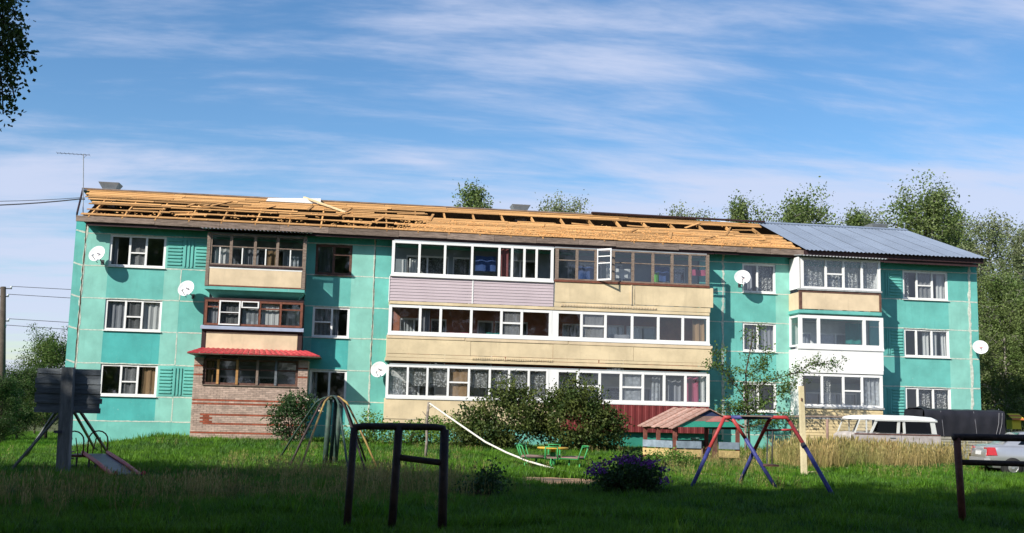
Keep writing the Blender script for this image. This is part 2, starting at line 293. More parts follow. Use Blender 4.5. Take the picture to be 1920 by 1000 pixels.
#@@SETTING
# ---------------------------------------------------------------- ground
def make_ground():
    xs = np.concatenate([[-900, -400, -200, -100, -70], np.arange(-50, 50.1, 0.7), [70, 100, 200, 400, 900]])
    ys = np.concatenate([[-300, -150, -95, -70], np.arange(-60, 20, 0.7), np.arange(20, 60, 4), [80, 120, 200, 400, 900, 2000]])
    gx, gy = np.meshgrid(xs, ys); gzv = gz(gx, gy)
    v = np.stack([gx.ravel(), gy.ravel(), gzv.ravel()], 1); nx = len(xs); ny = len(ys)
    i, j = np.meshgrid(np.arange(nx-1), np.arange(ny-1)); a = (j*nx+i).ravel()
    f = np.stack([a, a+1, a+1+nx, a+nx], 1)
    pmat('ground_turf', (.075, .105, .022), .95, .3, 1.2, .6, bscale=14, col2=(.075, .065, .028))
    o = npmesh('ground', v, f, 'ground_turf', smooth=True); o['kind'] = 'structure'
make_ground()
def patch(name, cx, cy, rx, ry, rot=0):
    m = MB(); n = 40; ring = []
    m.v.append((cx, cy, float(gz(cx, cy))+.03))
    for k, rr in ((0, .5), (1, .82), (2, 1.0)):
        for j in range(n):
            a = 2*math.pi*j/n; q = rr*(1+.12*math.sin(3*a+1)+.08*math.sin(7*a)+.05*math.sin(11*a+2))
            u = rx*q*math.cos(a); w_ = ry*q*math.sin(a); x = cx+u*math.cos(rot)-w_*math.sin(rot); y = cy+u*math.sin(rot)+w_*math.cos(rot)
            m.v.append((x, y, float(gz(x, y))+(.03, .028, -.01)[k]))
    for j in range(n):
        m.f.append([0, 1+j, 1+(j+1) % n]); m.m.append(0)
        for k in range(2): m.f.append([1+k*n+j, 1+(k+1)*n+j, 1+(k+1)*n+(j+1) % n, 1+k*n+(j+1) % n]); m.m.append(0)
    o = m.build(name, 'soil', smooth=True); o['kind'] = 'structure'; return o
DIRT = []
for (pa, pb, w2) in (((985, 904), (1125, 902), 1.5), ((1288, 892), (1335, 890), .7)):
    a, b = G(*pa), G(*pb); c = (a+b)/2; rx = (b-a).length/2; DIRT.append((c.x, c.y, rx, w2))
    patch('dirt_path', c.x, c.y, rx, w2, math.atan2(b.y-a.y, b.x-a.x))

# ---------------------------------------------------------------- apartment building
BL = thing('apartment_building', (5.7, 0, 0.4), 'three-storey turquoise panel apartment block with glazed balconies and half-stripped roof', 'building')
YF = -1.15
ROWS = [-0.9, 1.15, 2.2, 3.57, 4.98, 6.35, 7.74, 9.15, 9.66]
COLS = [-15.25, -14.83, -13.81, -11.45, -10.75, -9.5, -5.42, -5.03, -3.42, -2.42, -1.6, 12.65, 13.78, 14.74, 16.38, 17.1, 21.05, 22.79, 25.12, 26.21, 26.65]
LOG = {(-9.5, -5.42), (-1.6, 12.65), (17.1, 21.05)}
WIN = {(-13.81, -11.45), (-5.03, -3.42), (14.74, 16.38), (22.79, 25.12)}
for ci in range(len(COLS)-1):
    x0, x1 = COLS[ci], COLS[ci+1]
    for ri in range(len(ROWS)-1):
        z0, z1 = ROWS[ri], ROWS[ri+1]; winrow = ri in (2, 4, 6)
        if (x0, x1) in LOG and 0 < ri < 7: continue
        if (x0, x1) in WIN and winrow: continue
        if ri == 0: mt = 'paint_plinth'
        elif (x0, x1) in LOG: mt = 'paint_mid'
        elif (x0, x1) in WIN: mt = ('paint_dark' if x0 < 10 and ri != 5 else 'paint_mid') if ri < 7 else 'paint_dark'
        elif ri == 7: mt = 'paint_dark'
        elif x0 in (-14.83, -11.45, -3.42): mt = 'paint_light'
        elif x0 in (25.12, 16.38, -10.75): mt = random.choice(['paint_light', 'paint_mid'])
        else: mt = 'paint_mid'
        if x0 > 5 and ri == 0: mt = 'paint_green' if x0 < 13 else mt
        dy = random.uniform(0, .004)
        MB().box(x0, x1, dy, .3, z0, z1).build('wall_panel', mt, BL)
MB().box(-15.25, -14.99, .301, 10.5, -.9, 9.66).box(26.4, 26.65, .301, 10.5, -.9, 9.66).box(-14.98, 26.39, 10.25, 10.5, -.9, 9.66).build('outer_wall', 'paint_mid', BL)
m = MB()
for z in (.85, 3.65, 6.45, 9.3): m.box(-14.98, 26.39, .31, 10.24, z, z+.18)
for x in (-10.5, -5.6, -2.2, 5.7, 13.5, 17.0, 22.0):
    for z in (1.03, 3.83, 6.63): m.box(x-.06, x+.06, .31, 4.5, z, z+2.61)
for z in (1.03, 3.83, 6.63): m.box(-14.98, 26.39, 4.51, 4.65, z, z+2.61)
m.build('inner_wall', 'room', BL)

def seam(a, b, wd, mat='mortar', y=-.004, jit=.35, name='seam'):
    """ragged strip of joint filler on the facade, from (x,z) to (x,z)"""
    ax, az = a; bx, bz = b; ln = math.hypot(bx-ax, bz-az); n = max(3, int(ln/.16)); tx, tz = (bx-ax)/ln, (bz-az)/ln; nx, nz = -tz, tx
    m = MB(); vs = []; wob = 0
    for i in range(n+1):
        t = ln*i/n; wob = .8*wob+random.gauss(0, wd*.08); w1 = wd/2*(1+random.uniform(-jit, jit)); w2 = wd/2*(1+random.uniform(-jit, jit))
        for sgn, ww in ((1, w1), (-1, w2)):
            q = wob+sgn*ww
            vs += [(ax+tx*t+nx*q, .02, az+tz*t+nz*q), (ax+tx*t+nx*q*.8, y, az+tz*t+nz*q*.8)]
    fs = []
    for i in range(n):
        o = i*4; fs += [(o, o+1, o+5, o+4), (o+1, o+3, o+7, o+5), (o+3, o+2, o+6, o+7)]
    return m.add(vs, fs).build(name, mat, BL)
for zi, z in enumerate(ROWS[1:-1]):
    spans = [(-14.83, -10.75), (-10.75, -9.5), (-5.42, -2.42), (-2.42, -1.6), (12.65, 13.78), (13.78, 17.1), (21.05, 26.21), (-15.25, -14.83), (26.21, 26.65)]
    for (x0, x1) in spans:
        dz = .0
        if x0 == -15.25: dz = .12
        seam((x0+.02, z+dz), (x1-.02, z+random.uniform(-.01, .01)), .055 if x1-x0 > .6 else .08)
for x, wd in ((-14.83, .10), (-2.42, .085), (13.78, .13), (26.21, .14)):
    seam((x, .9), (x+random.uniform(-.02, .02), 9.55), wd, y=-.007, jit=.6)
seam((-14.86, .6), (-14.83, 9.5), .05, 'attic_dark', y=-.010, jit=.7, name='crack')
for z0, z1 in ((6.38, 7.71), (3.6, 4.95), (1.18, 2.17)): seam((-10.75, z0), (-10.75, z1), .05)
seam((-2.41, 3.4), (-2.40, 9.4), .03, 'attic_dark', y=-.012, jit=.8, name='crack')
# ribbed panels beside the windows
def ribbed(x0, x1, z0, z1, kind):
    m = MB(); m.box(x0, x1, -.012, .01, z0, z1); p = m.build('ribbed_panel', 'paint_mid', BL)
    n = 8; wdt = x1-x0
    def hr(a, b):
        for i in range(n):
            z = z0+.06+(z1-z0-.12)*(i+.5)/n
            MB().hexa([(a, -.013, z-.05), (b, -.013, z-.05), (b, -.013, z+.05), (a, -.013, z+.05)], [(a+.01, -.055, z-.015), (b-.01, -.055, z-.015), (b-.01, -.055, z+.04), (a+.01, -.055, z+.04)]).build('rib', 'paint_mid', p)
    if kind == 'full':
        hr(x0+.03, x0+wdt*.36); hr(x0+wdt*.70, x1-.03)
        for q in (.44, .53, .62): MB().box(x0+wdt*q-.03, x0+wdt*q+.03, -.05, -.013, z0+.06, z1-.06).build('rib', 'paint_mid', p)
    else:
        hr(x0+wdt*.3, x1-.03)
        for q in (.08, .2): MB().box(x0+wdt*q-.025, x0+wdt*q+.025, -.05, -.013, z0+.06, z1-.06).build('rib', 'paint_mid', p)
ribbed(-11.38, -9.66, 7.79, 9.1, 'full'); ribbed(-11.38, -9.9, 2.25, 3.52, 'full')
for z in (7.79, 5.03, 2.25): ribbed(21.85, 22.72, z, z+1.28, 'half')

def curtain(par, x0, x1, z0, z1, y, mat, waves=5, amp=.03):
    ph = random.random()*6; tilt = random.uniform(-.02, .02)
    return MB().sheet(lambda u, v: (x0+(x1-x0)*u+tilt*(v-.5), y+amp*math.sin(u*waves*6.28+ph+.5*v)*(1.1-.3*v)+.012*math.sin(u*waves*17+ph), z0+(z1-z0)*v), max(12, waves*8), 3).build('curtain', mat, par, True)
def glaze(par, xs, z0, z1, y, fmat, fw=.07, dep=.07, trans=None, glass='glass', gl=None, fname='frame', hw=None):
    """frame with mullions at xs and one pane per bay (split by transoms)"""
    trans = trans or {}; gl = gl or {}; hw = hw or fw; m = MB(); n = len(xs)
    for i, x in enumerate(xs):
        ww = fw*(1.25 if i in (0, n-1) else 1.0); m.box(x-ww/2, x+ww/2, y-dep/2-(.002*(i % 2)), y+dep/2, z0, z1)
    for i in range(n-1):
        a, b = xs[i]+fw*.5, xs[i+1]-fw*.5
        if i == 0: a += fw*.125
        if i == n-2: b -= fw*.125
        m.box(a, b, y-dep/2+.004, y+dep/2-.004, z0, z0+hw); m.box(a, b, y-dep/2+.004, y+dep/2-.004, z1-hw, z1)
        zs = [z0+hw]
        for fr in trans.get(i, []):
            zt = z0+(z1-z0)*fr; m.box(a, b, y-dep/2+.008, y+dep/2-.008, zt-hw*.35, zt+hw*.35); zs += [zt-hw*.35, zt+hw*.35]
        zs.append(z1-hw)
        for k in range(0, len(zs), 2):
            g = gl.get(i, glass)
            if g is None: continue
            if isinstance(g, tuple): g = g[min(k//2, len(g)-1)]
            MB().add([(a, y, zs[k]), (b, y, zs[k]), (b, y, zs[k+1]), (a, y, zs[k+1])], [(0, 1, 2, 3)]).build('pane', g, par)
    return m.build(fname, fmat, par)
def window(x0, x1, z0, z1, fr, fmat, trans=None, gl=None, cur=(), sill=True, fw=.085):
    p = MB().box(x0, x1, .03, .055, z1-.02, z1).box(x0, x0+.015, .03, .29, z0, z1-.02).box(x1-.015, x1, .03, .29, z0, z1-.02).build('window', fmat, BL)
    xs = [x0+.045]+[x0+(x1-x0)*f for f in fr]+[x1-.045]
    glaze(p, xs, z0+.02, z1-.021, .08, fmat, fw, .08, trans, gl=gl)
    if sill: MB().hexa([(x0-.03, -.07, z0-.025), (x1+.03, -.07, z0-.025), (x1+.03, .04, z0-.01), (x0-.03, .04, z0-.01)], [(x0-.03, -.07, z0-.01), (x1+.03, -.07, z0-.01), (x1+.03, .04, z0+.018), (x0-.03, .04, z0+.018)]).build('sill', fmat if fmat == 'pvc' else 'red_trim', p)
    for (a, b, mat, yy) in cur: curtain(p, x0+(x1-x0)*a, x0+(x1-x0)*b, z0+.03, z1-.05, yy, mat, max(2, int((b-a)*10)))
    return p
zb, zt = (2.2, 4.98, 7.74), (3.57, 6.35, 9.15)
W3 = (.36, .65)
window(-13.81, -11.45, zb[2], zt[2], W3, 'pvc', {1: [.45]}, {2: 'glass_blue'}, [(.02, .14, 'curtain_grey', .22), (.36, .64, 'net', .14)])
window(-13.81, -11.45, zb[1], zt[1], W3, 'pvc', {1: [.45]}, {1: 'glass_dusty'}, [(.03, .36, 'curtain_grey', .2), (.36, .64, 'net', .14), (.66, .97, 'curtain_white', .2)])
window(-13.81, -11.45, zb[0], zt[0], W3, 'pvc', {1: [.45]}, {0: 'glass_blue'}, [(.36, .64, 'net', .14), (.72, .98, 'curtain_tan', .2)])
window(-5.03, -3.42, zb[2], zt[2], (.5,), 'brown_wood', {1: [.68]}, {0: 'glass_blue', 1: 'glass_blue'}, [(.02, .48, 'curtain_grey', .25)], fw=.11)
window(-5.03, -3.42, zb[1], zt[1], (.52,), 'pvc', {0: [.5]}, {}, [(.02, .5, 'net', .14), (.54, .7, 'curtain_grey', .25)])
window(-5.03, -3.42, zb[0], zt[0], (.53,), 'pvc', {}, {}, [(.02, .2, 'curtain_grey', .25)])
window(14.74, 16.38, zb[2], zt[2], (.46,), 'pvc', {}, {}, [(.05, .35, 'curtain_grey', .25), (.5, .97, 'lace', .25)])
window(14.74, 16.38, zb[1], zt[1], (.46,), 'pvc', {}, {}, [(.05, .45, 'curtain_grey', .25), (.5, .97, 'curtain_grey', .25)])
window(14.74, 16.38, zb[0], zt[0], (.46,), 'pvc', {}, {}, [(.05, .45, 'lace', .25)])
window(22.79, 25.12, zb[2], zt[2], (.32, .66), 'pvc', {1: [.5]}, {}, [(.03, .2, 'lace', .25), (.34, .64, 'net', .14), (.80, .97, 'curtain_white', .25)])
window(22.79, 25.12, zb[1], zt[1], (.28, .62), 'pvc', {}, {}, [(.45, .6, 'curtain_white', .25), (.64, .78, 'curtain_white', .22), (.85, .97, 'curtain_white', .25)])
window(22.79, 25.12, zb[0], zt[0], (.28, .62), 'pvc', {}, {}, [(.3, .6, 'lace', .25), (.66, .95, 'lace', .25)])

# ---- balconies
def loggia_back(par, x0, x1, z0, z1, mat, holes):
    """wall between flat and balcony with framed door and window leaves"""
    m = MB(); x = x0
    for (a, b, zl) in holes:
        m.box(x, a, .10, .3, z0, z1); m.box(a, b, .10, .3, z1-.45, z1)
        if zl > .05: m.box(a, b, .10, .3, z0, z0+zl)
        x = b
    m.box(x, x1, .10, .3, z0, z1); m.build('rear_wall', mat, par)
    for (a, b, zl) in holes:
        n = 1 if b-a < 1.1 else 2
        glaze(par, [a+(b-a)*i/n for i in range(n+1)], z0+zl, z1-.45, .17, 'pvc', .08, .07, {0: [.45]} if zl < .05 else {}, fname='inner_frame')
        curtain(par, a+.05, b-.05 if random.random() < .5 else (a+b)/2, z0+zl+.1, z1-.5, .27, random.choice(['curtain_white', 'curtain_grey', 'lace']), 4)
def pxs(pl, py, y): return [X(p, py, y) for p in pl]
def parapet(par, x0, x1, z0, z1, y, mat, n=1, gap=.012, name='parapet_panel', th=.04):
    for i in range(n):
        a = x0+(x1-x0)*i/n; b = x0+(x1-x0)*(i+1)/n; j = random.uniform(-.006, .006)
        MB().box(a+gap/2, b-gap/2, y+j, y+j+th, z0+random.uniform(-.01, .01), z1).build(name, mat, par)
def siding(par, x0, x1, z0, z1, y, mat, n, name='siding_board'):
    h = (z1-z0)/n
    for i in range(n):
        z = z0+i*h; MB().hexa([(x0, y-.022, z), (x1, y-.022, z), (x1, y+.03, z+.002), (x0, y+.03, z+.002)], [(x0, y-.004, z+h-.004), (x1, y-.004, z+h-.004), (x1, y+.03, z+h-.004), (x0, y+.03, z+h-.004)]).build(name, mat, par)
def side_walls(par, x0, x1, z0, z1, mat, which=(0, 1), y0=YF, t=.04, zg=None, gmat=None):
    for k in which:
        x = (x0, x1)[k]; MB().box(x-t/2, x+t/2, y0+.041, -.012, z0, z1).build('side_panel', mat, par)
def slab(x0, x1, z0, z1, label, taper=.35, y0=-1.2, mat='paint_mid'):
    m = MB().box(x0, x1, y0, .02, z0, z1)
    if taper:
        a, b = x0+.05, x1-.05; m.hexa([(a+.3, -.25, z0-taper), (b-.3, -.25, z0-taper), (b-.3, -.013, z0-taper), (a+.3, -.013, z0-taper)], [(a, y0+.03, z0-.002), (b, y0+.03, z0-.002), (b, -.013, z0-.002), (a, -.013, z0-.002)])
    o = m.build('balcony', mat, BL); o['label'] = label; return o
def ceiling(par, x0, x1, z, y0=YF, mat='loggia_grey'): MB().box(x0+.03, x1-.03, y0+.06, .0, z, z+.05).build('ceiling', mat, par)

# left stack, third floor
x0, x1 = -9.56, -5.38
b = slab(x0, x1, 6.80, 6.93, 'third-floor left balcony with old wooden glazing and cream panel', .33)
loggia_back(b, -9.5, -5.42, 6.45, 9.28, 'loggia_grey', [(-8.9, -8.1, .02), (-8.0, -6.4, .9)])
xs = [-9.42]+pxs([434, 479, 521], 460, YF)+[-5.46]
glaze(b, xs, 7.86, 9.20, YF, 'old_wood', .12, .09, {i: [.60] for i in range(4)}, glass='glass_dusty', gl={0: ('glass', 'glass_dusty'), 3: ('glass', 'glass_blue')}, hw=.06)
for i in range(4):
    xm = (xs[i]+xs[i+1])/2+random.uniform(-.06, .06); MB().box(xm-.025, xm+.025, YF-.02, YF+.02, 7.92, 8.64).build('sash_bar', 'pvc', b)
for px_, side in ((x0+.07, 0), (x1-.07, 1)): MB().box(px_-.07, px_+.07, YF-.07, YF+.05, 6.94, 9.25).build('corner_post', 'old_wood', b)
MB().box(x0+.14, x1-.14, YF-.09, YF+.03, 7.79, 7.86).build('rail', 'dark_trim', b)
MB().box(x0+.14, x1-.14, YF-.05, YF+.03, 7.70, 7.785).build('rail', 'pvc', b)
parapet(b, x0+.15, x1-.15, 7.0, 7.695, YF-.04, 'cream'); MB().box(x0+.14, x1-.14, YF-.055, YF+.02, 6.94, 6.995).build('rail', 'red_trim', b)
side_walls(b, x0+.03, x1-.03, 6.94, 7.8, 'old_wood'); ceiling(b, x0, x1, 9.22)
for sx in (x0+.03, x1-.03): glz = MB().add([(sx, YF+.06, 7.86), (sx, -.02, 7.86), (sx, -.02, 9.2), (sx, YF+.06, 9.2)], [(0, 1, 2, 3)]).build('side_pane', 'glass_dusty', b)
curtain(b, -9.2, -8.5, 7.9, 8.6, -.9, 'curtain_white', 3); curtain(b, -7.9, -7.4, 7.9, 8.6, -.9, 'curtain_grey', 3); curtain(b, -7.1, -6.6, 7.9, 8.6, -.9, 'curtain_tan', 2); curtain(b, -6.2, -5.7, 7.9, 8.4, -.8, 'film', 3)
def wave_roof(par, x0, x1, ya, za, yb, zb_, mat='tin_wave', per=.16, amp=.028):
    n = int((x1-x0)/per*6)
    MB().sheet(lambda u, v: (x0+(x1-x0)*u, ya+(yb-ya)*v, za+(zb_-za)*v+amp*math.sin((x1-x0)*u/per*6.2832)), n, 2).build('wavy_awning', mat, par, True)
wave_roof(b, -9.85, -5.15, -1.62, 9.36, -.02, 9.56)
# left stack, second floor
b = slab(x0, x1, 4.10, 4.24, 'second-floor left balcony with brown mullions over cream panel', 0)
loggia_back(b, -9.5, -5.42, 3.83, 6.44, 'loggia_grey', [(-8.9, -8.1, .02), (-8.0, -6.4, .9)])
xs = [-9.44]+pxs([411, 450, 487, 526], 590, YF)+[-5.46]
glaze(b, xs, 5.28, 6.36, YF, 'red_trim', .085, .08, {0: [.72], 1: [.5], 2: [.72], 3: [.7], 4: [.7]}, glass='glass', gl={1: 'glass_dusty', 4: 'glass_blue'})
glaze(b, [xs[1]+.02, xs[2]-.02], 5.30, 6.34, YF-.06, 'pvc', .05, .03, {0: [.52]}, gl={0: None}, fname='sash')
glaze(b, [xs[2]+.07, xs[3]-.07], 6.05, 6.34, YF-.06, 'pvc', .045, .03, gl={0: None}, fname='sash')
for i, c_ in enumerate(['curtain_grey', 'net', 'film', 'curtain_white', 'film']): curtain(b, xs[i]+.08, xs[i+1]-.08, 5.33, 6.28, YF+.12, c_, 3, .015)
MB().hexa([(x0-.05, YF-.2, 5.10), (x1+.05, YF-.2, 5.10), (x1+.05, YF+.04, 5.10), (x0-.05, YF+.04, 5.10)], [(x0-.05, YF-.19, 5.2), (x1+.05, YF-.19, 5.2), (x1+.05, YF+.04, 5.275), (x0-.05, YF+.04, 5.275)]).build('sill', 'blue_sill', b)
MB().box(x0, x1, YF-.03, YF+.05, 6.37, 6.45).build('rail', 'dark_trim', b); MB().box(x0+.0, x1, YF-.06, YF+.03, 5.0, 5.095).build('rail', 'dark_trim', b)
for px_ in (x0+.09, x1-.09): MB().box(px_-.085, px_+.085, YF-.045, YF+.04, 4.245, 4.995).build('corner_post', 'dark_trim', b)
parapet(b, x0+.19, x1-.19, 4.27, 4.995, YF-.035, 'cream'); side_walls(b, x0+.03, x1-.03, 4.245, 6.36, 'dark_trim'); ceiling(b, x0, x1, 6.38)
# brick porch below it
YB = -1.30; bx0, bx1 = -9.77, -5.07; wx0, wx1 = -9.39, -5.47
porch = MB().box(bx0+.03, bx1-.03, YB+.03, YB+.2, -.4, 2.74).box(bx0+.03, wx0-.02, YB+.03, YB+.2, 2.74, 3.9).box(wx1+.02, bx1-.03, YB+.03, YB+.2, 2.74, 3.9).box(bx0+.03, bx0+.2, YB+.2, -.01, -.4, 3.9).box(bx1-.2, bx1-.03, YB+.2, -.01, -.4, 3.9).build('brick_porch', 'mortar_grey', BL)
porch['label'] = 'brick ground-floor porch with red brick pattern under a red tiled awning'
zl = [Z(450, p, YB) for p in (752, 760, 778, 796)]; zbase = Z(450, 812, YB)
bk = MB(); BW, BH = .25, .075
def brick_red(xc, zc):
    for q in zl[:2]:
        if abs(zc-q) < .04: return 1
    if abs(zc-zbase) < .055: return 1
    xa = X(385, 785, YB)
    for q in zl[2:]:
        if abs(zc-q) < .04 and xc > xa: return 1
    if zl[3]-.02 < zc < zl[2]+.02 and abs(xc-xa) < .2: return 1
    if zc > 2.8 and (abs(zc-3.55) < .04 or abs(zc-3.2) < .04): return 1
    return 0
r_ = 0; z = -.38
while z < 3.85:
    off = (r_ % 2)*BW/2; n = int((bx1-bx0)/BW)+2
    for i in range(n):
        a = bx0+i*BW-off; b_ = a+BW-.012; a = max(a, bx0); b_ = min(b_, bx1)
        if b_-a < .04: continue
        if z > 2.70 and not (b_ < wx0 or a > wx1):
            if a < wx0 < b_: b_ = wx0
            elif a < wx1 < b_: a = wx1
            else: continue
            if b_-a < .04: continue
        bk.mi = brick_red((a+b_)/2, z+.03); j = random.uniform(0, .006); bk.box(a, b_, YB-j, YB+.05, z, z+BH-.011)
    for sx in ((bx0-.006, bx0+.05), (bx1-.05, bx1+.006)):
        for k in range(5):
            ya = YB+.06+k*.25-off*.5; bk.mi = 0; bk.box(sx[0], sx[1], max(ya, YB+.055), min(ya+.238, -.012), z, z+BH-.011)
    r_ += 1; z += BH
bk.build('brickwork', ['brick', 'brick_red'], porch, kind='stuff')
xs = [wx0+.05]+pxs([408, 444, 482, 517], 700, YB)+[wx1-.05]
glaze(porch, xs, 2.78, 3.86, YB+.12, 'brown_wood', .09, .08, {i: [.6] for i in range(5)}, glass='glass')
for i, mt in ((1, 'play_ochre'), (2, 'play_ochre'), (3, 'old_wood'), (4, 'plank_grey')): MB().box(xs[i]-.05, xs[i]+.05, YB+.03, YB+.075, 2.80, 3.83).build('jamb', mt if mt != 'play_ochre' else 'batten_wood', porch)
MB().box(wx0, wx1, YB-.06, YB+.1, 2.745, 2.775).build('sill', 'old_wood', porch)
loggia_back(porch, -9.5, -5.42, 1.03, 3.64, 'loggia_grey', [(-8.9, -8.1, .02), (-8.0, -6.4, .9)])
curtain(porch, wx0+.05, wx0+.4, 2.8, 3.8, YB+.3, 'curtain_tan', 2)
# awning with tiles
A0, A1 = (-10.0, -1.85, 4.02), (-4.55, -1.85, 4.02); B0, B1 = (-9.55, -1.2, 4.27), (-5.1, -1.2, 4.27)
aw = MB().hexa([A0, A1, (-4.55, -.02, 4.02), (-10.0, -.02, 4.02)], [(-10.0, -1.85, 4.06), (-4.55, -1.85, 4.06), (-4.55, -.02, 4.06), (-10.0, -.02, 4.06)]).build('awning', 'old_wood', porch)
tl = MB()
for r in range(3):
    t0, t1 = r/3, (r+1)/3+.03; n = 22
    for i in range(n):
        u0, u1 = i/n, (i+1)/n-.004
        def AP(u, t, h): 
            xa = A0[0]+(A1[0]-A0[0])*u; xb = B0[0]+(B1[0]-B0[0])*u
            return (xa+(xb-xa)*t, -1.87+.66*t, 4.075+.22*t+h)
        um = (u0+u1)/2
        tl.add([AP(u0, t0, .01), AP(um, t0, .055), AP(u1, t0, .01), AP(u0, t1, 0), AP(um, t1, .03), AP(u1, t1, 0), AP(u0, t0, -.02), AP(um, t0, -.02), AP(u1, t0, -.02)], [(0, 1, 4, 3), (1, 2, 5, 4), (6, 7, 1, 0), (7, 8, 2, 1)])
for e, f in ((A0, B0), (A1, B1)):
    sgn = -1 if e is A0 else 1
    tl.add([(e[0], e[1]-.02, 4.07), (f[0], f[1]-.02, 4.3), (f[0], -.03, 4.3), (e[0], -.03, 4.07)], [(0, 1, 2, 3) if sgn > 0 else (3, 2, 1, 0)])
tl.build('tiles', 'tile_red', porch, kind='stuff')

# long middle balconies
lx0, lx1, xm = -1.64, 12.67, X(1040, 500, YF)
pl, pr = -1.78, 12.86
# third floor left half
b = slab(lx0-.08, xm, 6.48, 6.60, 'third-floor balcony with white frames and lilac siding', 0, mat='cream_old')
loggia_back(b, -1.6, 5.64, 6.63, 9.28, 'loggia_grey', [(-1.0, .9, .9), (1.1, 1.9, .02), (3.4, 5.0, .9)])
xs = [lx0]+pxs([786, 834, 885, 936, 960, 983, 1006], 490, YF)+[xm-.12]
glaze(b, xs, 7.76, 9.26, YF, 'pvc', .10, .08, {}, gl={7: 'glass'})
MB().box(lx0-.1, xm-.05, YF-.12, YF+.06, 7.68, 7.755).build('sill', 'white_panel', b)
xmid = X(886, 545, YF)
siding(b, lx0-.1, xmid-.03, 6.62, 7.675, YF-.03, 'lilac', 8); siding(b, xmid+.03, xm-.04, 6.62, 7.675, YF-.03, 'lilac', 8)
MB().box(xmid-.028, xmid+.028, YF-.062, YF+.01, 6.61, 7.675).box(lx0-.14, lx0-.101, YF-.062, YF+.01, 6.61, 7.675).build('corner_strip', 'pvc', b)
side_walls(b, lx0-.08, xm, 6.61, 7.68, 'white_panel', (0,)); ceiling(b, lx0, xm, 9.27)
MB().add([(lx0-.02, YF+.06, 7.76), (lx0-.02, -.02, 7.76), (lx0-.02, -.02, 9.25), (lx0-.02, YF+.06, 9.25)], [(0, 1, 2, 3)]).build('side_pane', 'glass', b)
curtain(b, xs[4]+.1, xs[5]-.1, 7.85, 9.15, YF+.2, 'curtain_red', 2); curtain(b, xs[0]+.4, xs[0]+.55, 7.8, 8.5, YF+.5, 'curtain_white', 1)
curtain(b, xs[0]+.75, xs[1]-.05, 7.8, 8.6, YF+.8, 'curtain_white', 3)
# third floor right half
b = slab(xm+.01, lx1+.06, 6.48, 6.60, 'third-floor balcony with brown wooden frames and an open white sash', 0, mat='cream_old')
loggia_back(b, 5.76, 12.6, 6.63, 9.28, 'loggia_grey', [(6.4, 8.0, .9), (8.2, 9.0, .02), (10.6, 12.0, .9)])
xs = [xm+.1]+pxs([1081.5, 1117, 1150, 1186.5, 1224, 1260, 1293.6], 500, YF)+[lx1-.02]
glaze(b, xs, 7.84, 9.27, YF, 'old_wood', .12, .09, {i: [.62] for i in range(8)}, gl={2: None, 0: 'glass_dusty'}, hw=.06)
ww = xs[3]-xs[2]-.1; hp = Vector((xs[2]+.05, YF-.07, 0)); an = math.radians(-38); dx, dy = math.cos(an), math.sin(an)
sm = MB(); hz = [(7.86, 7.93), (8.62, 8.66), (8.93, 8.97), (9.22, 9.29)]
for u in (0.03, ww-.03): sm.beam((hp.x+dx*u, hp.y+dy*u, 7.86), (hp.x+dx*u, hp.y+dy*u, 9.29), .06, .045, (dx, dy, 0))
for a, c in hz: sm.beam((hp.x+dx*.061, hp.y+dy*.061, (a+c)/2), (hp.x+dx*(ww-.061), hp.y+dy*(ww-.061), (a+c)/2), .04, c-a)
sm.build('open_sash', 'pvc', b)['label'] = 'white sash swung open'
MB().add([(hp.x+dx*.06, hp.y+dy*.06, 7.93), (hp.x+dx*(ww-.06), hp.y+dy*(ww-.06), 7.93), (hp.x+dx*(ww-.06), hp.y+dy*(ww-.06), 9.22), (hp.x+dx*.06, hp.y+dy*.06, 9.22)], [(0, 1, 2, 3)]).build('pane', 'glass', b)
MB().box(xm, lx1+.05, YF-.1, YF+.06, 7.74, 7.835).build('rail', 'red_trim', b)
parapet(b, xm+.01, lx1+.24, 6.84, 7.735, YF-.06, 'cream_old', 2, .03)
MB().box(X(1183, 555, YF)-.03, X(1183, 555, YF)+.03, YF-.10, YF-.068, 6.84, 7.72).build('joint_strip', 'cream', b)
MB().box(xm+.01, lx1+.1, YF-.04, YF, 6.62, 6.82).build('base_panel', 'cream_old', b)
rf = MB()
for i in range(34):
    xx = xm+.3+i*.13; rf.box(xx, xx+.085, YF-.075, YF-.041, 6.66+random.uniform(-.01, .01), 6.74)
rf.build('relief_band', 'cream', b, kind='stuff')
side_walls(b, xm, lx1, 6.61, 7.74, 'cream_old', (1,)); ceiling(b, xm, lx1, 9.28)
# second floor
b = slab(lx0-.16, lx1+.05, 4.02, 4.16, 'second-floor long balcony with white frames and cream panels', 0, mat='cream_old')
loggia_back(b, -1.6, 12.6, 3.83, 6.44, 'loggia_brick', [(-1.2, .1, .9), (.2, .9, .02), (2.3, 3.0, .02), (3.1, 4.6, .9), (6.2, 7.4, .9), (8.3, 9.1, .02), (9.2, 10.6, .9)])
xw = X(1032, 605, YF); xw2 = X(1044, 605, YF)
xs = [lx0-.03]+pxs([787.5, 826, 883.5, 940, 978], 600, YF)+[xw]
glaze(b, xs, 5.19, 6.44, YF, 'pvc', .11, .08, {4: [.5]}, gl={1: 'glass_dusty'})
MB().box(xw+.07, xw2-.07, YF-.03, YF+.05, 5.19, 6.44).build('post', 'white_panel', b)
xs2 = [xw2]+pxs([1090, 1135, 1185, 1234, 1280], 612, YF)+[lx1]
glaze(b, xs2, 5.19, 6.44, YF, 'pvc', .11, .08, {1: [.5]})
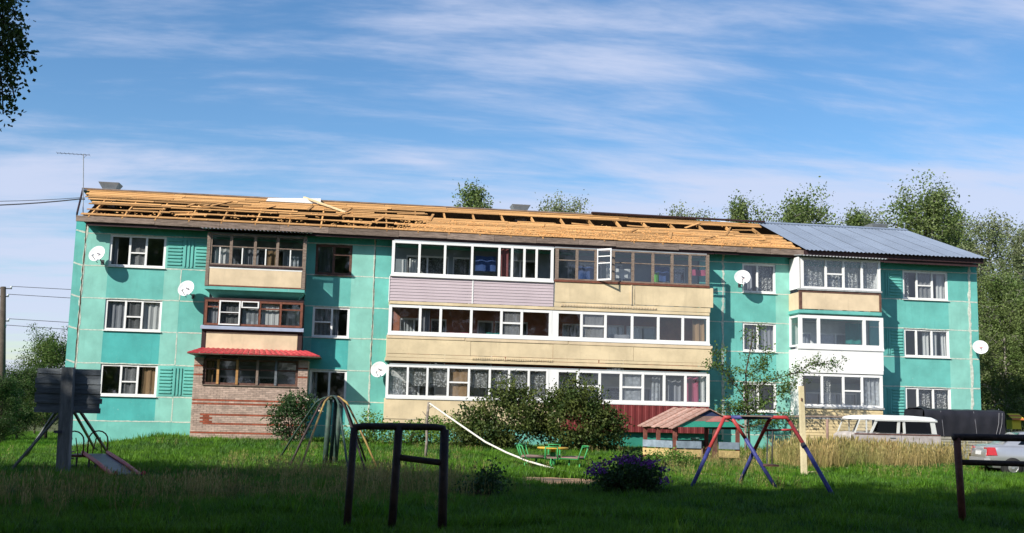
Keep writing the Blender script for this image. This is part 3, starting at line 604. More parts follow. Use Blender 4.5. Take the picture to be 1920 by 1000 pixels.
curtain(b, xs[1]+.1, xs[1]+.45, 5.25, 6.3, YF+.3, 'curtain_grey', 2); curtain(b, xs[4]+.08, xs[5]-.08, 5.25, 6.38, YF+.06, 'net', 2, .005); curtain(b, xs2[1]+.08, xs2[2]-.08, 5.25, 6.38, YF+.06, 'net', 2, .005); curtain(b, xs2[5]+.5, xs2[6]-.1, 5.25, 6.3, YF+.2, 'curtain_tan', 2)
MB().box(lx0-.12, lx1+.08, YF-.1, YF+.06, 5.11, 5.185).build('sill', 'white_panel', b)
parapet(b, pl, pr, 4.32, 5.105, YF-.06, 'cream_old', 4, .014)
for i, (a, c) in enumerate(((pl-.02, 1.6), (1.65, 6.2), (6.25, pr))): MB().box(a, c, YF-.085, YF-.066, 4.98-.01*i, 5.09).build('rail', 'cream', b)
for i, (a, c) in enumerate(((pl, 3.4), (3.45, 7.6), (7.65, pr))): MB().box(a, c, YF-.05, YF+.0, 4.17+.01*i, 4.31).build('base_panel', 'cream_old', b)
rf = MB()
for i in range(36):
    xx = 1.95+i*.10; rf.box(xx, xx+.07, YF-.09, YF-.051, 4.17+random.uniform(-.015, .015), 4.25)
rf.build('relief_band', 'cream_old', b, kind='stuff')
side_walls(b, lx0-.1, lx1, 4.17, 5.15, 'cream_old'); ceiling(b, lx0, lx1, 6.45)
for sx in (lx0-.03, lx1): MB().add([(sx, YF+.06, 5.19), (sx, -.02, 5.19), (sx, -.02, 6.44), (sx, YF+.06, 6.44)], [(0, 1, 2, 3)]).build('side_pane', 'glass', b)
# first floor
b = slab(lx0-.14, lx1+.05, 1.36, 1.5, 'ground-floor long balcony with white frames and lace curtains', 0, mat='cream_old')
loggia_back(b, -1.6, 12.6, 1.03, 3.64, 'loggia_white', [(-1.0, .5, .9), (2.0, 2.8, .02), (3.0, 4.6, .9), (6.4, 7.4, .9), (8.3, 9.1, .02), (9.2, 10.6, .9)])
xw = X(1026, 720, YF); xw2 = X(1044, 720, YF)
xs = [lx0-.05]+pxs([764, 801, 840, 879, 918, 954, 991], 715, YF)+[xw]
glaze(b, xs, 2.46, 3.84, YF, 'pvc', .09, .08, {3: [.5]})
MB().box(xw+.06, xw2-.06, YF-.03, YF+.05, 2.46, 3.84).build('post', 'white_panel', b)
xs2 = [xw2]+pxs([1083, 1124, 1164, 1205, 1245, 1285], 728, YF)+[lx1]
glaze(b, xs2, 2.46, 3.84, YF, 'pvc', .11, .08, {3: [.5], 1: [.5]})
for i in (0, 1, 2, 4, 5, 6, 7): curtain(b, xs[i]+.06, xs[i+1]-.06, 2.5 if i in (0, 7) else 2.95, 3.78, YF+.15, 'lace', 3, .02)
curtain(b, xs[3]+.06, xs[4]-.06, 2.5, 3.78, YF+.1, 'curtain_tan', 1, .005); curtain(b, xs2[3]+.08, xs2[4]-.08, 2.55, 3.78, YF+.08, 'film', 1, .005)
curtain(b, xs2[6]+.1, xs2[7]-.35, 2.55, 3.78, YF+.25, 'cloth_pink', 2); curtain(b, xs2[5]+.3, xs2[6]-.1, 2.55, 3.6, YF+.4, 'curtain_grey', 2); curtain(b, xs2[4]+.5, xs2[5]-.1, 2.55, 3.7, YF+.3, 'film', 2); curtain(b, xs2[7]-.3, xs2[7]-.1, 2.5, 3.78, YF+.2, 'curtain_white', 1)
MB().box(lx0-.1, lx1+.05, YF-.09, YF+.06, 2.38, 2.455).build('sill', 'white_panel', b)
xr = X(1050, 790, YF)
parapet(b, pl, xr, 1.52, 2.375, YF-.05, 'cream_old', 2, .014)
n = int((lx1-xr)/.04); MB().sheet(lambda u, v: (xr+.01+(lx1-xr)*u, YF-.095+(.025 if int(u*n/4) % 2 else 0), 1.18+1.19*v), n, 1).build('ribbed_sheet', 'rib_red', b)
side_walls(b, lx0-.1, lx1, 1.51, 2.4, 'cream_old'); ceiling(b, lx0, lx1, 3.85)
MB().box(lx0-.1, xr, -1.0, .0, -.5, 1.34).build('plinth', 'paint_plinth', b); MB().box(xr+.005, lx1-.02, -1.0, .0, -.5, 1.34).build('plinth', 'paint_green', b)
for sx in (lx0-.03, lx1): MB().add([(sx, YF+.06, 2.46), (sx, -.02, 2.46), (sx, -.02, 3.84), (sx, YF+.06, 3.84)], [(0, 1, 2, 3)]).build('side_pane', 'glass', b)

# right stack
rx0, rx1 = 17.08, 20.98
b = slab(rx0-.08, rx1+.08, 6.78, 6.93, 'third-floor right balcony with lace curtains and cream panel', .2)
loggia_back(b, 17.1, 21.05, 6.45, 9.28, 'loggia_white', [(17.8, 18.6, .02), (18.8, 20.4, .9)])
xs = [rx0+.12]+pxs([1548, 1581, 1615.5], 515, YF)+[rx1]
glaze(b, xs, 7.92, 9.36, YF, 'pvc', .10, .08, {1: [.5]})
for i in range(4): curtain(b, xs[i]+.08, xs[i+1]-.08, 7.98, 9.3, YF+.2, 'lace', 4, .03)
MB().box(rx0-.02, rx0+.02, YF+.045, -.012, 7.92, 9.4).build('side_panel', 'white_panel', b); MB().box(rx1-.02, rx1+.02, YF+.045, -.012, 7.92, 9.4).build('side_panel', 'white_panel', b)
MB().box(rx0-.1, rx1+.1, YF-.1, YF+.05, 7.84, 7.915).build('sill', 'tin_wave', b); MB().box(rx0-.06, rx1+.06, YF-.06, YF+.04, 7.74, 7.835).build('rail', 'brown_wood', b)
parapet(b, rx0+.08, rx1-.02, 6.97, 7.735, YF-.04, 'cream'); side_walls(b, rx0-.04, rx1+.04, 6.94, 7.74, 'cream')
for px_ in (rx0+.02, rx1+.02): MB().box(px_-.055, px_+.055, YF-.06, YF+.04, 6.935, 7.735).build('corner_post', 'brown_wood', b)
wave_roof(b, rx0-.1, rx1+.25, -1.6, 9.40, -.02, 9.60); ceiling(b, rx0, rx1, 9.38)
b = slab(rx0-.08, rx1+.1, 4.05, 4.2, 'second-floor right balcony with white frames and white panel', 0, mat='white_panel')
loggia_back(b, 17.1, 21.05, 3.83, 6.44, 'loggia_white', [(17.5, 18.2, .02), (18.6, 20.2, .9)])
xs = [rx0-.0]+pxs([1534.5, 1620], 620, YF)+[rx1+.06]
glaze(b, xs, 5.24, 6.68, YF, 'pvc', .14, .09)
glaze_side = MB().box(rx0-.05, rx0+.03, YF+.05, -.01, 5.24, 5.33).box(rx0-.05, rx0+.03, YF+.05, -.01, 6.59, 6.68).box(rx0-.05, rx0+.03, -.12, -.01, 5.331, 6.589).build('side_frame', 'pvc', b)
MB().add([(rx0-.01, YF+.06, 5.33), (rx0-.01, -.12, 5.33), (rx0-.01, -.12, 6.59), (rx0-.01, YF+.06, 6.59)], [(0, 1, 2, 3)]).build('side_pane', 'glass', b)
MB().box(rx0-.12, rx1+.14, YF-.1, YF+.06, 5.12, 5.235).build('sill', 'white_panel', b)
parapet(b, rx0-.08, rx1+.12, 4.21, 5.115, YF-.06, 'white_panel', 2, .008); side_walls(b, rx0-.06, rx1+.08, 4.21, 5.12, 'white_panel'); ceiling(b, rx0, rx1, 6.66, mat='loggia_white')
b = slab(rx0-.05, rx1+.05, 1.95, 2.1, 'ground-floor right balcony over cream siding boards', 0, mat='tin_wave')
loggia_back(b, 17.1, 21.05, 1.03, 3.64, 'loggia_grey', [(17.8, 18.6, .02), (18.8, 20.4, .9)])
xs = [rx0+.02]+pxs([1541, 1581, 1616], 730, YF)+[rx1]
glaze(b, xs, 2.52, 4.0, YF, 'pvc', .10, .08, {2: [.5]})
curtain(b, xs[3]+.08, xs[4]-.08, 2.6, 3.95, YF+.15, 'film', 4, .04); curtain(b, xs[1]+.1, xs[1]+.5, 2.6, 3.9, YF+.2, 'lace', 2); curtain(b, xs[0]+.1, xs[0]+.3, 2.6, 3.9, YF+.2, 'curtain_tan', 1)
MB().box(rx0-.1, rx1+.1, YF-.1, YF+.06, 2.44, 2.515).build('sill', 'tin_wave', b); MB().box(rx0-.02, rx0+.02, YF+.045, -.012, 2.1, 4.0).build('side_panel', 'white_panel', b); MB().box(rx1-.02, rx1+.02, YF+.045, -.012, 2.1, 4.0).build('side_panel', 'white_panel', b)
siding(b, rx0-.02, rx1+.04, .25, 2.43, YF-.03, 'siding_cream', 16); MB().box(rx0-.02, rx1+.02, YF+.05, -.02, -.4, 1.94).build('plinth', 'siding_cream', b); ceiling(b, rx0, rx1, 4.01)

# ---- roof
EY, EZ, RY, RZ = -.65, 9.82, 3.5, 11.70
SA = math.atan2(RZ-EZ, RY-EY); SN = Vector((0, -math.sin(SA), math.cos(SA)))
def RS(x, t, h=0): return Vector((x, EY+(RY-EY)*t, EZ+(RZ-EZ)*t))+SN*h
def verge(t): return -14.85-.85*t
BK = [(-15.0, 10.9, 9.72), (26.9, 10.9, 9.72), (25.0, RY, RZ-.02), (-15.95, RY, RZ-.02)]
roof = MB().add(BK+[(x, y, z-.06) for x, y, z in BK], [(0, 1, 2, 3), (7, 6, 5, 4), (0, 4, 5, 1), (1, 5, 6, 2), (3, 7, 4, 0)]).build('roof', 'slate_old', BL)
MB().box(-15.0, 26.4, -.4, 10.4, 9.67, 9.70).build('attic_floor', 'attic_dark', roof)
MB().add([(24.98, RY, RZ-.03), (26.7, EY, EZ), (26.7, 10.8, 9.72)], [(0, 1, 2)]).build('hip_sheet', 'roof_metal', roof)
MB().add([(-14.95, -.3, 9.72), (-14.95, 10.4, 9.72), (-14.95, RY, RZ-.1)], [(0, 1, 2)]).build('gable_boards', 'attic_dark', roof)
MB().beam(RS(-15.1, .0, -.02), RS(-15.98, 1.0, -.02), .05, .22).build('verge_board', 'dark_trim', roof)
MB().beam((-16.0, RY, RZ+.04), (13.6, RY, RZ+.05), .16, .06).build('ridge_board', 'eave_wood', roof)
MB().beam((8.2, RY-.1, RZ+.12), (17.2, RY-.1, RZ+.10), .22, .07).build('ridge_board', 'dark_trim', roof)
xr_ = -14.6
while xr_ < 17.4:
    MB().beam(RS(xr_, -.02, -.10), RS(xr_-.0, .985, -.10), .06, .15, SN).build('rafter', 'batten_wood', roof); xr_ += 1.42+random.uniform(-.06, .06)
NR = 15
for i in range(NR):
    t = (i+.5)/NR; x = verge(t)+random.uniform(-.12, .25)
    xend = 17.55-.55*t+random.uniform(-.3, .0)
    while x < xend-.3:
        ln = random.uniform(2.2, 5.2); xe = min(x+ln, xend); xc = (x+xe)/2; wd = random.uniform(.13, .2)
        dense = xc > -1.5 and t < .52
        hole = xc > -2.0 and .50 < t < .82
        skip = xc <= -1.0 and i in (1, 2, 4, 5, 8)
        if xc <= -1.0 and i == 8: skip = random.random() < .6
        if hole: skip = random.random() < (.93 if t > .58 else .55); xe = min(xe, x+random.uniform(1.2, 2.9)) if not skip else min(xe, x+random.uniform(1.2, 2.8))
        if dense: wd = random.uniform(.22, .285)
        if t > .8: wd = random.uniform(.19, .27)
        if t < .1: wd = .24
        if xe-x > .25 and not skip:
            j = random.uniform(-.012, .012); dt = random.uniform(-.012, .012)
            MB().beam(RS(x+.01, t+dt+j*.4, .005), RS(xe-.01, t+dt-j*.4, .005+random.uniform(0, .02)), wd, .028, SN).build('batten', 'batten_wood', roof)
        x = xe
for k in range(34):   # loose boards and offcuts left on the deck
    x = random.uniform(-14, 16.5); t = random.uniform(.1, .62); a = random.uniform(-.25, .25) if random.random() < .7 else random.uniform(.8, 1.4); ln = random.uniform(.5, 1.7)
    p = RS(x, t, .05); e = Vector((math.cos(a), 0, 0))+Vector((0, math.cos(SA), math.sin(SA)))*math.sin(a)
    if t+abs(math.sin(a))*ln/4.5 > .97: continue
    MB().beam(p, p+e*ln, random.uniform(.08, .16), .03, SN).build('loose_board', 'batten_wood', roof)
chips = MB()
for k in range(1500):
    x = random.uniform(-1.5, 17.0) if k % 4 else random.uniform(-14.5, 17); t = random.betavariate(1.1, 3.0)*.6+.01; p = RS(x, t, .03); a = random.random()*3.1; ln = random.uniform(.03, .13)
    e = Vector((math.cos(a), 0, 0))+Vector((0, math.cos(SA), math.sin(SA)))*math.sin(a); chips.beam(p, p+e*ln, random.uniform(.02, .06), .02, SN)
chips.build('debris', 'batten_wood', roof, kind='stuff')
x = -15.1
while x < 17.4:   # old boards along the eave
    xe = min(x+random.uniform(1.6, 3.4), 17.5); z0 = 9.52+random.uniform(-.02, .02)
    MB().hexa([(x, -.72, z0), (xe-.01, -.72, z0+random.uniform(-.015, .015)), (xe-.01, -.60, z0), (x, -.60, z0)], [(x, -.70, 9.78), (xe-.01, -.70, 9.78), (xe-.01, -.58, 9.795), (x, -.58, 9.795)]).build('eave_board', 'eave_wood', roof); x = xe
x = -14.7
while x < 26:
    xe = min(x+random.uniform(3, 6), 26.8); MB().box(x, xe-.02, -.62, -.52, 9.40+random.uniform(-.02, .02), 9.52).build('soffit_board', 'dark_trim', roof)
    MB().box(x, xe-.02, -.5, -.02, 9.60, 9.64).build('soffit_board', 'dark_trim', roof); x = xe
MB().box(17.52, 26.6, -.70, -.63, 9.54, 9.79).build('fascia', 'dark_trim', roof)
ns = 9
for i in range(ns):
    t0 = 16.85+(25.0-16.85)*i/ns; t1 = 16.85+(25.0-16.85)*(i+1)/ns; b0 = 17.55+(26.72-17.55)*i/ns; b1 = 17.55+(26.72-17.55)*(i+1)/ns
    n = 40
    def fn(u, v, t0=t0, t1=t1, b0=b0, b1=b1, i=i):
        xb = b0+(b1-b0+.03)*u; xt = t0+(t1-t0+.03)*u
        p = RS(xb+(xt-xb)*v, -.05+1.06*v, .05+.004*(i % 2)+.022*math.sin(u*5*6.2832)); return p
    MB().sheet(fn, n, 6).build('roof_sheet', 'roof_metal', roof, True)
MB().beam(RS(16.85, 1.01, .08), RS(25.0, 1.01, .08), .25, .05, SN).build('ridge_cap', 'roof_metal', roof)
for px_, py_, s_ in ((207, 356, 1), (975, 397, 1), (1643, 432, 1)):   # flared vent cowls
    p = onY(px_, py_, 4.3); w_ = .42
    vc = MB(); vc.box(p.x-.3, p.x+.3, 4.0, 4.6, 11.0, p.z-.02)
    vc.hexa([(p.x-.3, 4.0, p.z-.02), (p.x+.3, 4.0, p.z-.02), (p.x+.3, 4.6, p.z-.02), (p.x-.3, 4.6, p.z-.02)], [(p.x-.47, 3.85, p.z+.28), (p.x+.47, 3.85, p.z+.28), (p.x+.47, 4.75, p.z+.28), (p.x-.47, 4.75, p.z+.28)])
    vc.build('vent_cowl', 'galv', roof)
p0 = onY(500, 374, 3.4); p1 = onY(602, 376, 3.4)
MB().hexa([(p0.x, 3.0, 11.5), (p1.x, 3.0, 11.5), (p1.x, 4.2, 11.6), (p0.x, 4.2, 11.6)], [(p0.x+.1, 3.0, 11.66), (p1.x, 3.0, 11.76), (p1.x, 4.2, 11.78), (p0.x, 4.2, 11.7)]).build('stacked_sheets', 'white_panel', roof)
MB().beam(onY(570, 370, 3.2), RS(X(648, 398, 1.8), .55, .06), .10, .06, SN).build('loose_board', 'pale_wood', roof)
MB().beam(onY(1352, 418, 3.6), onY(1420, 424, 3.4), .5, .06, SN).build('loose_sheet', 'white_panel', roof)
#@@OBJECTS
# ---------------------------------------------------------------- plants
def leaf_quads(c, size, aspect=.55, up=0.0, droop=0.0, r=rng):
    """one small diamond-shaped leaf for each centre"""
    n = len(c); a = r.normal(size=(n, 3)); a[:, 2] -= droop; a /= np.linalg.norm(a, axis=1)[:, None]
    b = r.normal(size=(n, 3)); b[:, 2] *= (1-up); b -= a*(a*b).sum(1)[:, None]; b /= np.linalg.norm(b, axis=1)[:, None]
    s = (size*r.uniform(.6, 1.35, n))[:, None]; a = a*s; b = b*s*aspect
    v = np.stack([c-a*.5, c+b*.5, c+a*.5, c-b*.5], 1).reshape(-1, 3); f = np.arange(n*4).reshape(n, 4)
    return v, f
def branch(p, d, ln, bend, n=5):
    pts = [np.array(p, float)]; d = np.array(d, float); d /= np.linalg.norm(d)
    for i in range(n):
        d = d+np.array([random.gauss(0, .12), random.gauss(0, .12), bend]); d /= np.linalg.norm(d); pts.append(pts[-1]+d*ln/n)
    return pts
def gen_tree(H, R, base=.25, limbs=26, n_leaf=9000, leaf=.22, droop=.0, shape='oval', trunk_r=.16, seed=1, hang=0.0, sparse=.5, lean=0.0):
    """returns (wood MB, leaf verts, leaf faces) for a tree standing at the origin"""
    random.seed(seed); r = np.random.default_rng(seed); wood = MB(); cen = []
    tp = [(lean*(t**2)*H+.12*math.sin(t*5+seed)*t, .1*math.cos(t*4+seed)*t, H*.97*t) for t in np.linspace(0, 1, 9)]
    wood.tube(tp, [trunk_r*(1-t*.93)*(1.35 if t == 0 else 1) for t in np.linspace(0, 1, 9)], 8)
    az = random.random()*6
    for i in range(limbs):
        t = base+(1-base)*((i+.5)/limbs)**.9*.97; az += 2.4+random.uniform(-.3, .3); q = (t-base)/(1-base)
        prof = {'oval': math.sin(math.pi*(.18+.78*q))**.8, 'cone': (1-q)**.75*.95+.1, 'round': math.sqrt(max(.05, 1-(2*q-.85)**2*.8))}[shape]
        ln = R*prof*random.uniform(.7, 1.15); el = random.uniform(.45, .95)+q*.35
        k = t*(len(tp)-1); a = int(min(k, len(tp)-2)); fr = k-a; p = np.array(tp[a])*(1-fr)+np.array(tp[a+1])*fr
        pts = branch(p, (math.cos(az)*math.cos(el), math.sin(az)*math.cos(el), math.sin(el)), ln/max(.45, math.cos(el))*.8, -.04-hang*.06)
        rr = trunk_r*(1-t)*.45+.015; wood.tube(pts, [rr*(1-.8*j/5) for j in range(6)], 5, False)
        for j in range(2, 6):
            for s in range(2):
                d = np.array([random.gauss(0, 1), random.gauss(0, 1), random.gauss(.1, .5)]); sub = branch(pts[j], d, ln*random.uniform(.25, .45), -.05-hang*.12, 4)
                wood.tube(sub, [rr*.3*(1-.7*m/4) for m in range(5)], 4, False)
                for m in range(1, 5): cen.append((sub[m], .22+ .10*random.random()))
                if hang:
                    e = sub[-1].copy()
                    for m in range(int(3+hang*4)):
                        e = e+np.array([random.gauss(0, .05), random.gauss(0, .05), -.28]); cen.append((e.copy(), .10))
            cen.append((pts[j], .3))
    cp = np.array([c for c, _ in cen]); cs = np.array([s for _, s in cen]); wgt = r.uniform(0, 1, len(cp))**(1.0+sparse*2); wgt /= wgt.sum()
    idx = r.choice(len(cp), n_leaf, p=wgt); c = cp[idx]+r.normal(size=(n_leaf, 3))*cs[idx][:, None]*(R/3.0)**.5*1.3
    v, f = leaf_quads(c, leaf, .6, droop=droop, r=r); return wood, v, f
TREEDATA = {}
def tree_proto(key, bark, leafm, **k):
    wood, v, f = gen_tree(**k); wo = wood.build('trunk', bark, None, True); cr = npmesh('crown', v, f, leafm)
    TREEDATA[key] = (wo.data, cr.data); bpy.data.objects.remove(wo); bpy.data.objects.remove(cr)
def tree(key, loc, rz, sc, name, label, group=None, szf=1.0):
    o = thing(name, loc, label, 'tree', group); o.rotation_euler[2] = rz; o.scale = (sc, sc, sc*szf)
    for nm, me in zip(('trunk', 'crown'), TREEDATA[key]):
        c = bpy.data.objects.new(nm, me); COL.objects.link(c); c.parent = o
    return o
tree_proto('birch1', 'bark_birch', 'leaf_birch', H=14, R=3.0, base=.22, limbs=34, n_leaf=30000, leaf=.155, hang=.6, shape='oval', seed=3, sparse=.6)
tree_proto('birch2', 'bark_birch', 'leaf_birch', H=14, R=2.5, base=.2, limbs=30, n_leaf=26000, leaf=.15, hang=.6, shape='cone', seed=11, sparse=.8)
tree_proto('birch3', 'bark_birch', 'leaf_pale', H=14, R=2.2, base=.25, limbs=30, n_leaf=20000, leaf=.14, hang=.9, shape='oval', seed=23, sparse=1.1)
tree_proto('broad1', 'bark_dark', 'leaf_mid', H=9, R=3.2, base=.12, limbs=34, n_leaf=24000, leaf=.18, shape='round', seed=5, sparse=.7)
tree_proto('broad2', 'bark_dark', 'leaf_dark', H=8, R=3.4, base=.08, limbs=34, n_leaf=24000, leaf=.19, shape='round', seed=8, sparse=.6)
tree_proto('shade1', 'bark_birch', 'leaf_birch', H=20, R=4.2, base=.12, limbs=40, n_leaf=15000, leaf=.40, hang=.5, shape='oval', seed=31, sparse=.2, trunk_r=.25)

# trees behind the roof, by the pixel of their tops
def top_tree(px, py, y, key, name, label, H=14., wpx=None):
    p = onY(px, py, y); z0 = float(gz(p.x, y)); sc = (p.z-z0)/H; return tree(key, (p.x, y, z0), random.random()*6.28, sc, name, label, 'trees behind the apartment building')
random.seed(5)
top_tree(893, 350, 22, 'birch2', 'birch_tree', 'leafy tree top rising over the roof ridge left of the middle vent cowl')
top_tree(1057, 376, 30, 'birch3', 'birch_tree', 'small pale tree tip over the ridge right of the middle vent cowl')
top_tree(1290, 396, 30, 'birch3', 'birch_tree', 'faint low tree tips over the ridge left of the dark ridge board end')
top_tree(1383, 378, 24, 'birch2', 'birch_tree', 'rounded tree top where the stripped roof meets the grey metal')
top_tree(1490, 381, 22, 'birch1', 'birch_tree', 'bushy tree top above the left part of the grey metal roof')
top_tree(1600, 400, 22, 'birch2', 'birch_tree', 'low tree top just left of the right vent cowl')
top_tree(1632, 405, 30, 'birch3', 'birch_tree', 'thin pale tree tip directly behind the right vent cowl')
top_tree(1735, 366, 19, 'birch1', 'birch_tree', 'large dense tree top above the right end of the metal roof')
top_tree(1785, 398, 22, 'birch2', 'birch_tree', 'narrower tree top right beside the large dense one')
# trees right of the building
def rt(px, py, y, key, label, rz, H=14.): 
    p = onY(px, py, y); z0 = float(gz(p.x, y)); return tree(key, (p.x, y, z0), rz, (p.z-z0)/H, 'birch_tree', label, 'birches at the right end of the building')
rt(1852, 412, 14, 'birch3', 'tall pale birch closest to the right corner of the building', 1.0)
rt(1912, 428, 11, 'birch3', 'pale birch with white trunk at the right edge of the picture', 2.5)
rt(1880, 520, 8.5, 'birch1', 'mid-height leafy birch in front of the two tall pale ones', .4)
rt(1925, 560, 6.5, 'birch2', 'shorter birch cut by the right picture edge above the yellow shed', 4.0)
rt(1862, 600, 19, 'broad2', 'dark leafy tree low behind the birches at the right', 3.0, 9.)
rt(1905, 640, 13, 'broad1', 'bushy green tree low behind the yellow shed', 5.0, 9.)
# trees left of the building
def lt(px, py, y, key, label, H, sc=1.0): 
    p = onY(px, py, y); z0 = float(gz(p.x, y)); return tree(key, (p.x, y, z0), random.random()*6, (p.z-z0)/H, 'broadleaf_tree', label, 'trees at the left end of the building')
lt(98, 664, 14, 'broad1', 'leafy tree rising behind the left corner of the building', 9.)
lt(40, 715, 11, 'broad2', 'dense dark tree filling the gap behind the backboard', 8.)
lt(8, 730, 6, 'broad2', 'dark bushy tree at the left picture edge beside the utility pole', 8.)
lt(72, 722, 20, 'broad1', 'lighter green tree further back between the dark ones', 9.)
lt(-60, 700, 10, 'broad1', 'bushy tree mostly beyond the left picture edge', 9.)
# tall trees on the camera's side that shade the foreground
random.seed(9)
for i, (tx, d, h) in enumerate([(-34, 12, 14), (-29.5, 12.5, 14), (-25, 12, 15.5), (-20.5, 12, 15.8), (-16, 12.5, 13.5), (-24, 2, 21), (-19.5, 2.5, 20.5), (-15, 2, 20), (-10.5, 1.5, 19.5), (-6, -1.5, 21), (-1.5, -2, 21), (3.2, -1.5, 20), (8, -1, 19), (13, 0, 18), (-38.5, 12, 14)]):
    z0 = float(gz(tx, d+CAMY)); tree('shade1', (tx, d+CAMY, z0-.1), random.random()*6, h/20, 'birch_tree', 'tall birch standing behind the camera, its shadow on the lawn', 'tall birches behind the camera')
# birch whose twigs hang into the upper left corner
wood, v, f = gen_tree(H=12, R=2.9, base=.3, limbs=34, n_leaf=60000, leaf=.06, hang=1.0, shape='oval', seed=44, sparse=.6, trunk_r=.18)
bp_ = gp(-11.0, CAMY+12)
ys_ = CAMY+11.6; ctr = []; lw_ = MB(); root_ = np.array([-10.9, CAMY+12, 7.2])
for st in ([(-60, -60), (-10, 10), (18, 60), (30, 95), (52, 108)], [(-60, -60), (0, 70), (18, 130), (26, 178)], [(-60, -20), (-8, 90), (4, 160), (6, 214)], [(-60, -90), (5, -10), (22, 10), (30, 28)], [(-60, -40), (0, 20), (12, 90), (14, 140)], [(-60, -60), (10, 40), (32, 60), (36, 78)], [(-60, -30), (-5, 60), (-2, 120), (0, 185)]):
    pw = [np.array(onY(px_, py_, ys_+random.uniform(-.3, .3))) for px_, py_ in st]; lw_.tube([root_]+pw, [.03, .02]+[.008]*(len(pw)-1), 5, False)
    for i in range(1, len(pw)):
        for t in np.linspace(0, 1, 9): ctr.append(pw[i-1]*(1-t)+pw[i]*t)
ctr = np.array(ctr); ic = rng.integers(0, len(ctr), 2300); lc = ctr[ic]+rng.normal(size=(2300, 3))*np.array([.06, .15, .08]); v2, f2 = leaf_quads(lc, .055, .6, droop=.4)
o = thing('birch_tree', bp_, 'near birch with dark twigs hanging into the upper left corner', 'tree')
wo = wood.build('trunk', 'bark_birch', None, True); wo.parent = o; cr = npmesh('crown', v, f, 'leaf_dark'); cr.parent = o
npmesh('hanging_twigs', v2, f2, 'leaf_dark', o); lw_.build('branch', 'bark_dark', o, True)

def clump_shrub(name, label, cat, blobs, n, leaf, leafm, base, stems=9, aspect=.55, seed=1, flowers=None, shell=.45):
    """blobs: (centre offset, radii); leaves gather in clumps inside the blobs, stems rise from the base"""
    r = np.random.default_rng(seed); random.seed(seed); o = thing(name, base, label, cat); B = np.array(base); w = MB()
    tot = sum(a[1][0]*a[1][1]*a[1][2] for a in blobs); C = []; tops = []
    for c, rad in blobs:
        k = max(8, int(n*(rad[0]*rad[1]*rad[2]/tot)/38)); u = r.normal(size=(k, 3)); u /= np.linalg.norm(u, axis=1)[:, None]; q = r.uniform(shell, 1.0, k)[:, None]**.6
        cc = B+np.array(c)+u*q*np.array(rad); cc = cc[cc[:, 2] > B[2]+.05]; tops.append(cc)
    tops = np.concatenate(tops); sg = leaf*1.5
    idx = r.integers(0, len(tops), n); pts = tops[idx]+r.normal(size=(n, 3))*sg*np.array([1, 1, .8]); pts[:, 2] = np.maximum(pts[:, 2], B[2]+.03)
    vv, ff = leaf_quads(pts, leaf, aspect, r=r)
    for i in range(stems):
        e = tops[r.integers(0, len(tops))]; m_ = (B+e)/2+np.array([random.gauss(0, .12), random.gauss(0, .12), .1]); w.tube([B+np.array([random.gauss(0, .12), random.gauss(0, .12), -.05]), m_, e], [.03, .02, .008], 5, False)
    w.build('stems', 'bark_dark', o, True); npmesh('foliage', vv, ff, leafm, o)
    if flowers:
        fm, spots, per, fs, sg2 = flowers
        for (fx, fy, fz) in spots:
            c = np.array([fx, fy, fz])+r.normal(size=(per, 3))*np.array([sg2, sg2, sg2*.55]); fv, f2 = leaf_quads(c, fs, .8, r=r); npmesh('blossom', fv, f2, fm, o)
    return o
yb = -4.6
g0 = gp(X(950, 840, yb), yb); g1 = gp(X(1075, 840, yb), yb)
sz = lambda px: px/ (FPX/(35+yb))
clump_shrub('lilac_bush', 'big dark green bush left half, with spiky top before the lace-curtained windows', 'bush', [((0, 0, 1.15), (1.5, 1.1, 1.15)), ((-.9, -.1, .8), (.95, .9, .8)), ((-.15, 0, 2.35), (.5, .5, .75)), ((-1.75, -.1, .85), (.6, .6, .85)), ((-1.3, 0, 1.6), (.5, .5, .45)), ((.7, .2, 1.9), (.7, .7, .7))], 11000, .13, 'leaf_bush', g0, 16, seed=4)
clump_shrub('lilac_bush', 'big dark green bush right half, reaching to the dark red ribbed sheet', 'bush', [((0, 0, 1.2), (1.7, 1.2, 1.3)), ((.1, 0, 2.2), (1.0, .8, .75)), ((1.2, .1, 1.0), (.9, .9, 1.0)), ((-.6, 0, 2.0), (.7, .7, .6))], 14000, .13, 'leaf_bush', g1, 18, seed=6)
yb = -3.2
g2 = gp(X(543, 830, yb), yb)
sp_ = [(X(px_, py_, yb-.4), yb-.4, Z(px_, py_, yb-.4)) for px_, py_ in ((592, 757), (598, 765), (575, 748), (560, 752), (603, 772))]
clump_shrub('rose_bush', 'tall leafy bush with pale blossoms in front of the brick porch', 'bush', [((0, 0, .95), (.85, .7, .95)), ((.3, 0, 1.6), (.65, .5, .5)), ((.75, 0, 1.55), (.45, .4, .4))], 4200, .11, 'leaf_phlox', g2, 10, seed=9, flowers=('petal_white', sp_, 10, .07, .06))
g3 = gp(X(682, 830, yb), yb)
clump_shrub('weed_clump', 'knee-high leafy weeds at the wall right of the climbing frame', 'plant', [((0, 0, .55), (.9, .5, .55)), ((.3, 0, 1.0), (.3, .3, .5))], 1600, .11, 'leaf_weed', g3, 8, seed=12)
g4 = gp(X(770, 835, yb-.3), yb-.3)
clump_shrub('weed_clump', 'broad leafy weeds under the cream ground-floor panels', 'plant', [((0, 0, .45), (1.5, .6, .5)), ((.9, 0, .6), (.8, .5, .6))], 2600, .12, 'leaf_weed', g4, 8, seed=14)
g5 = gp(X(855, 840, yb-.8), yb-.8)
clump_shrub('weed_clump', 'bright weeds beside the left side of the big bush', 'plant', [((0, 0, .5), (.9, .5, .6)), ((-.2, 0, 1.2), (.25, .25, .5))], 1800, .11, 'leaf_weed', g5, 8, seed=15)
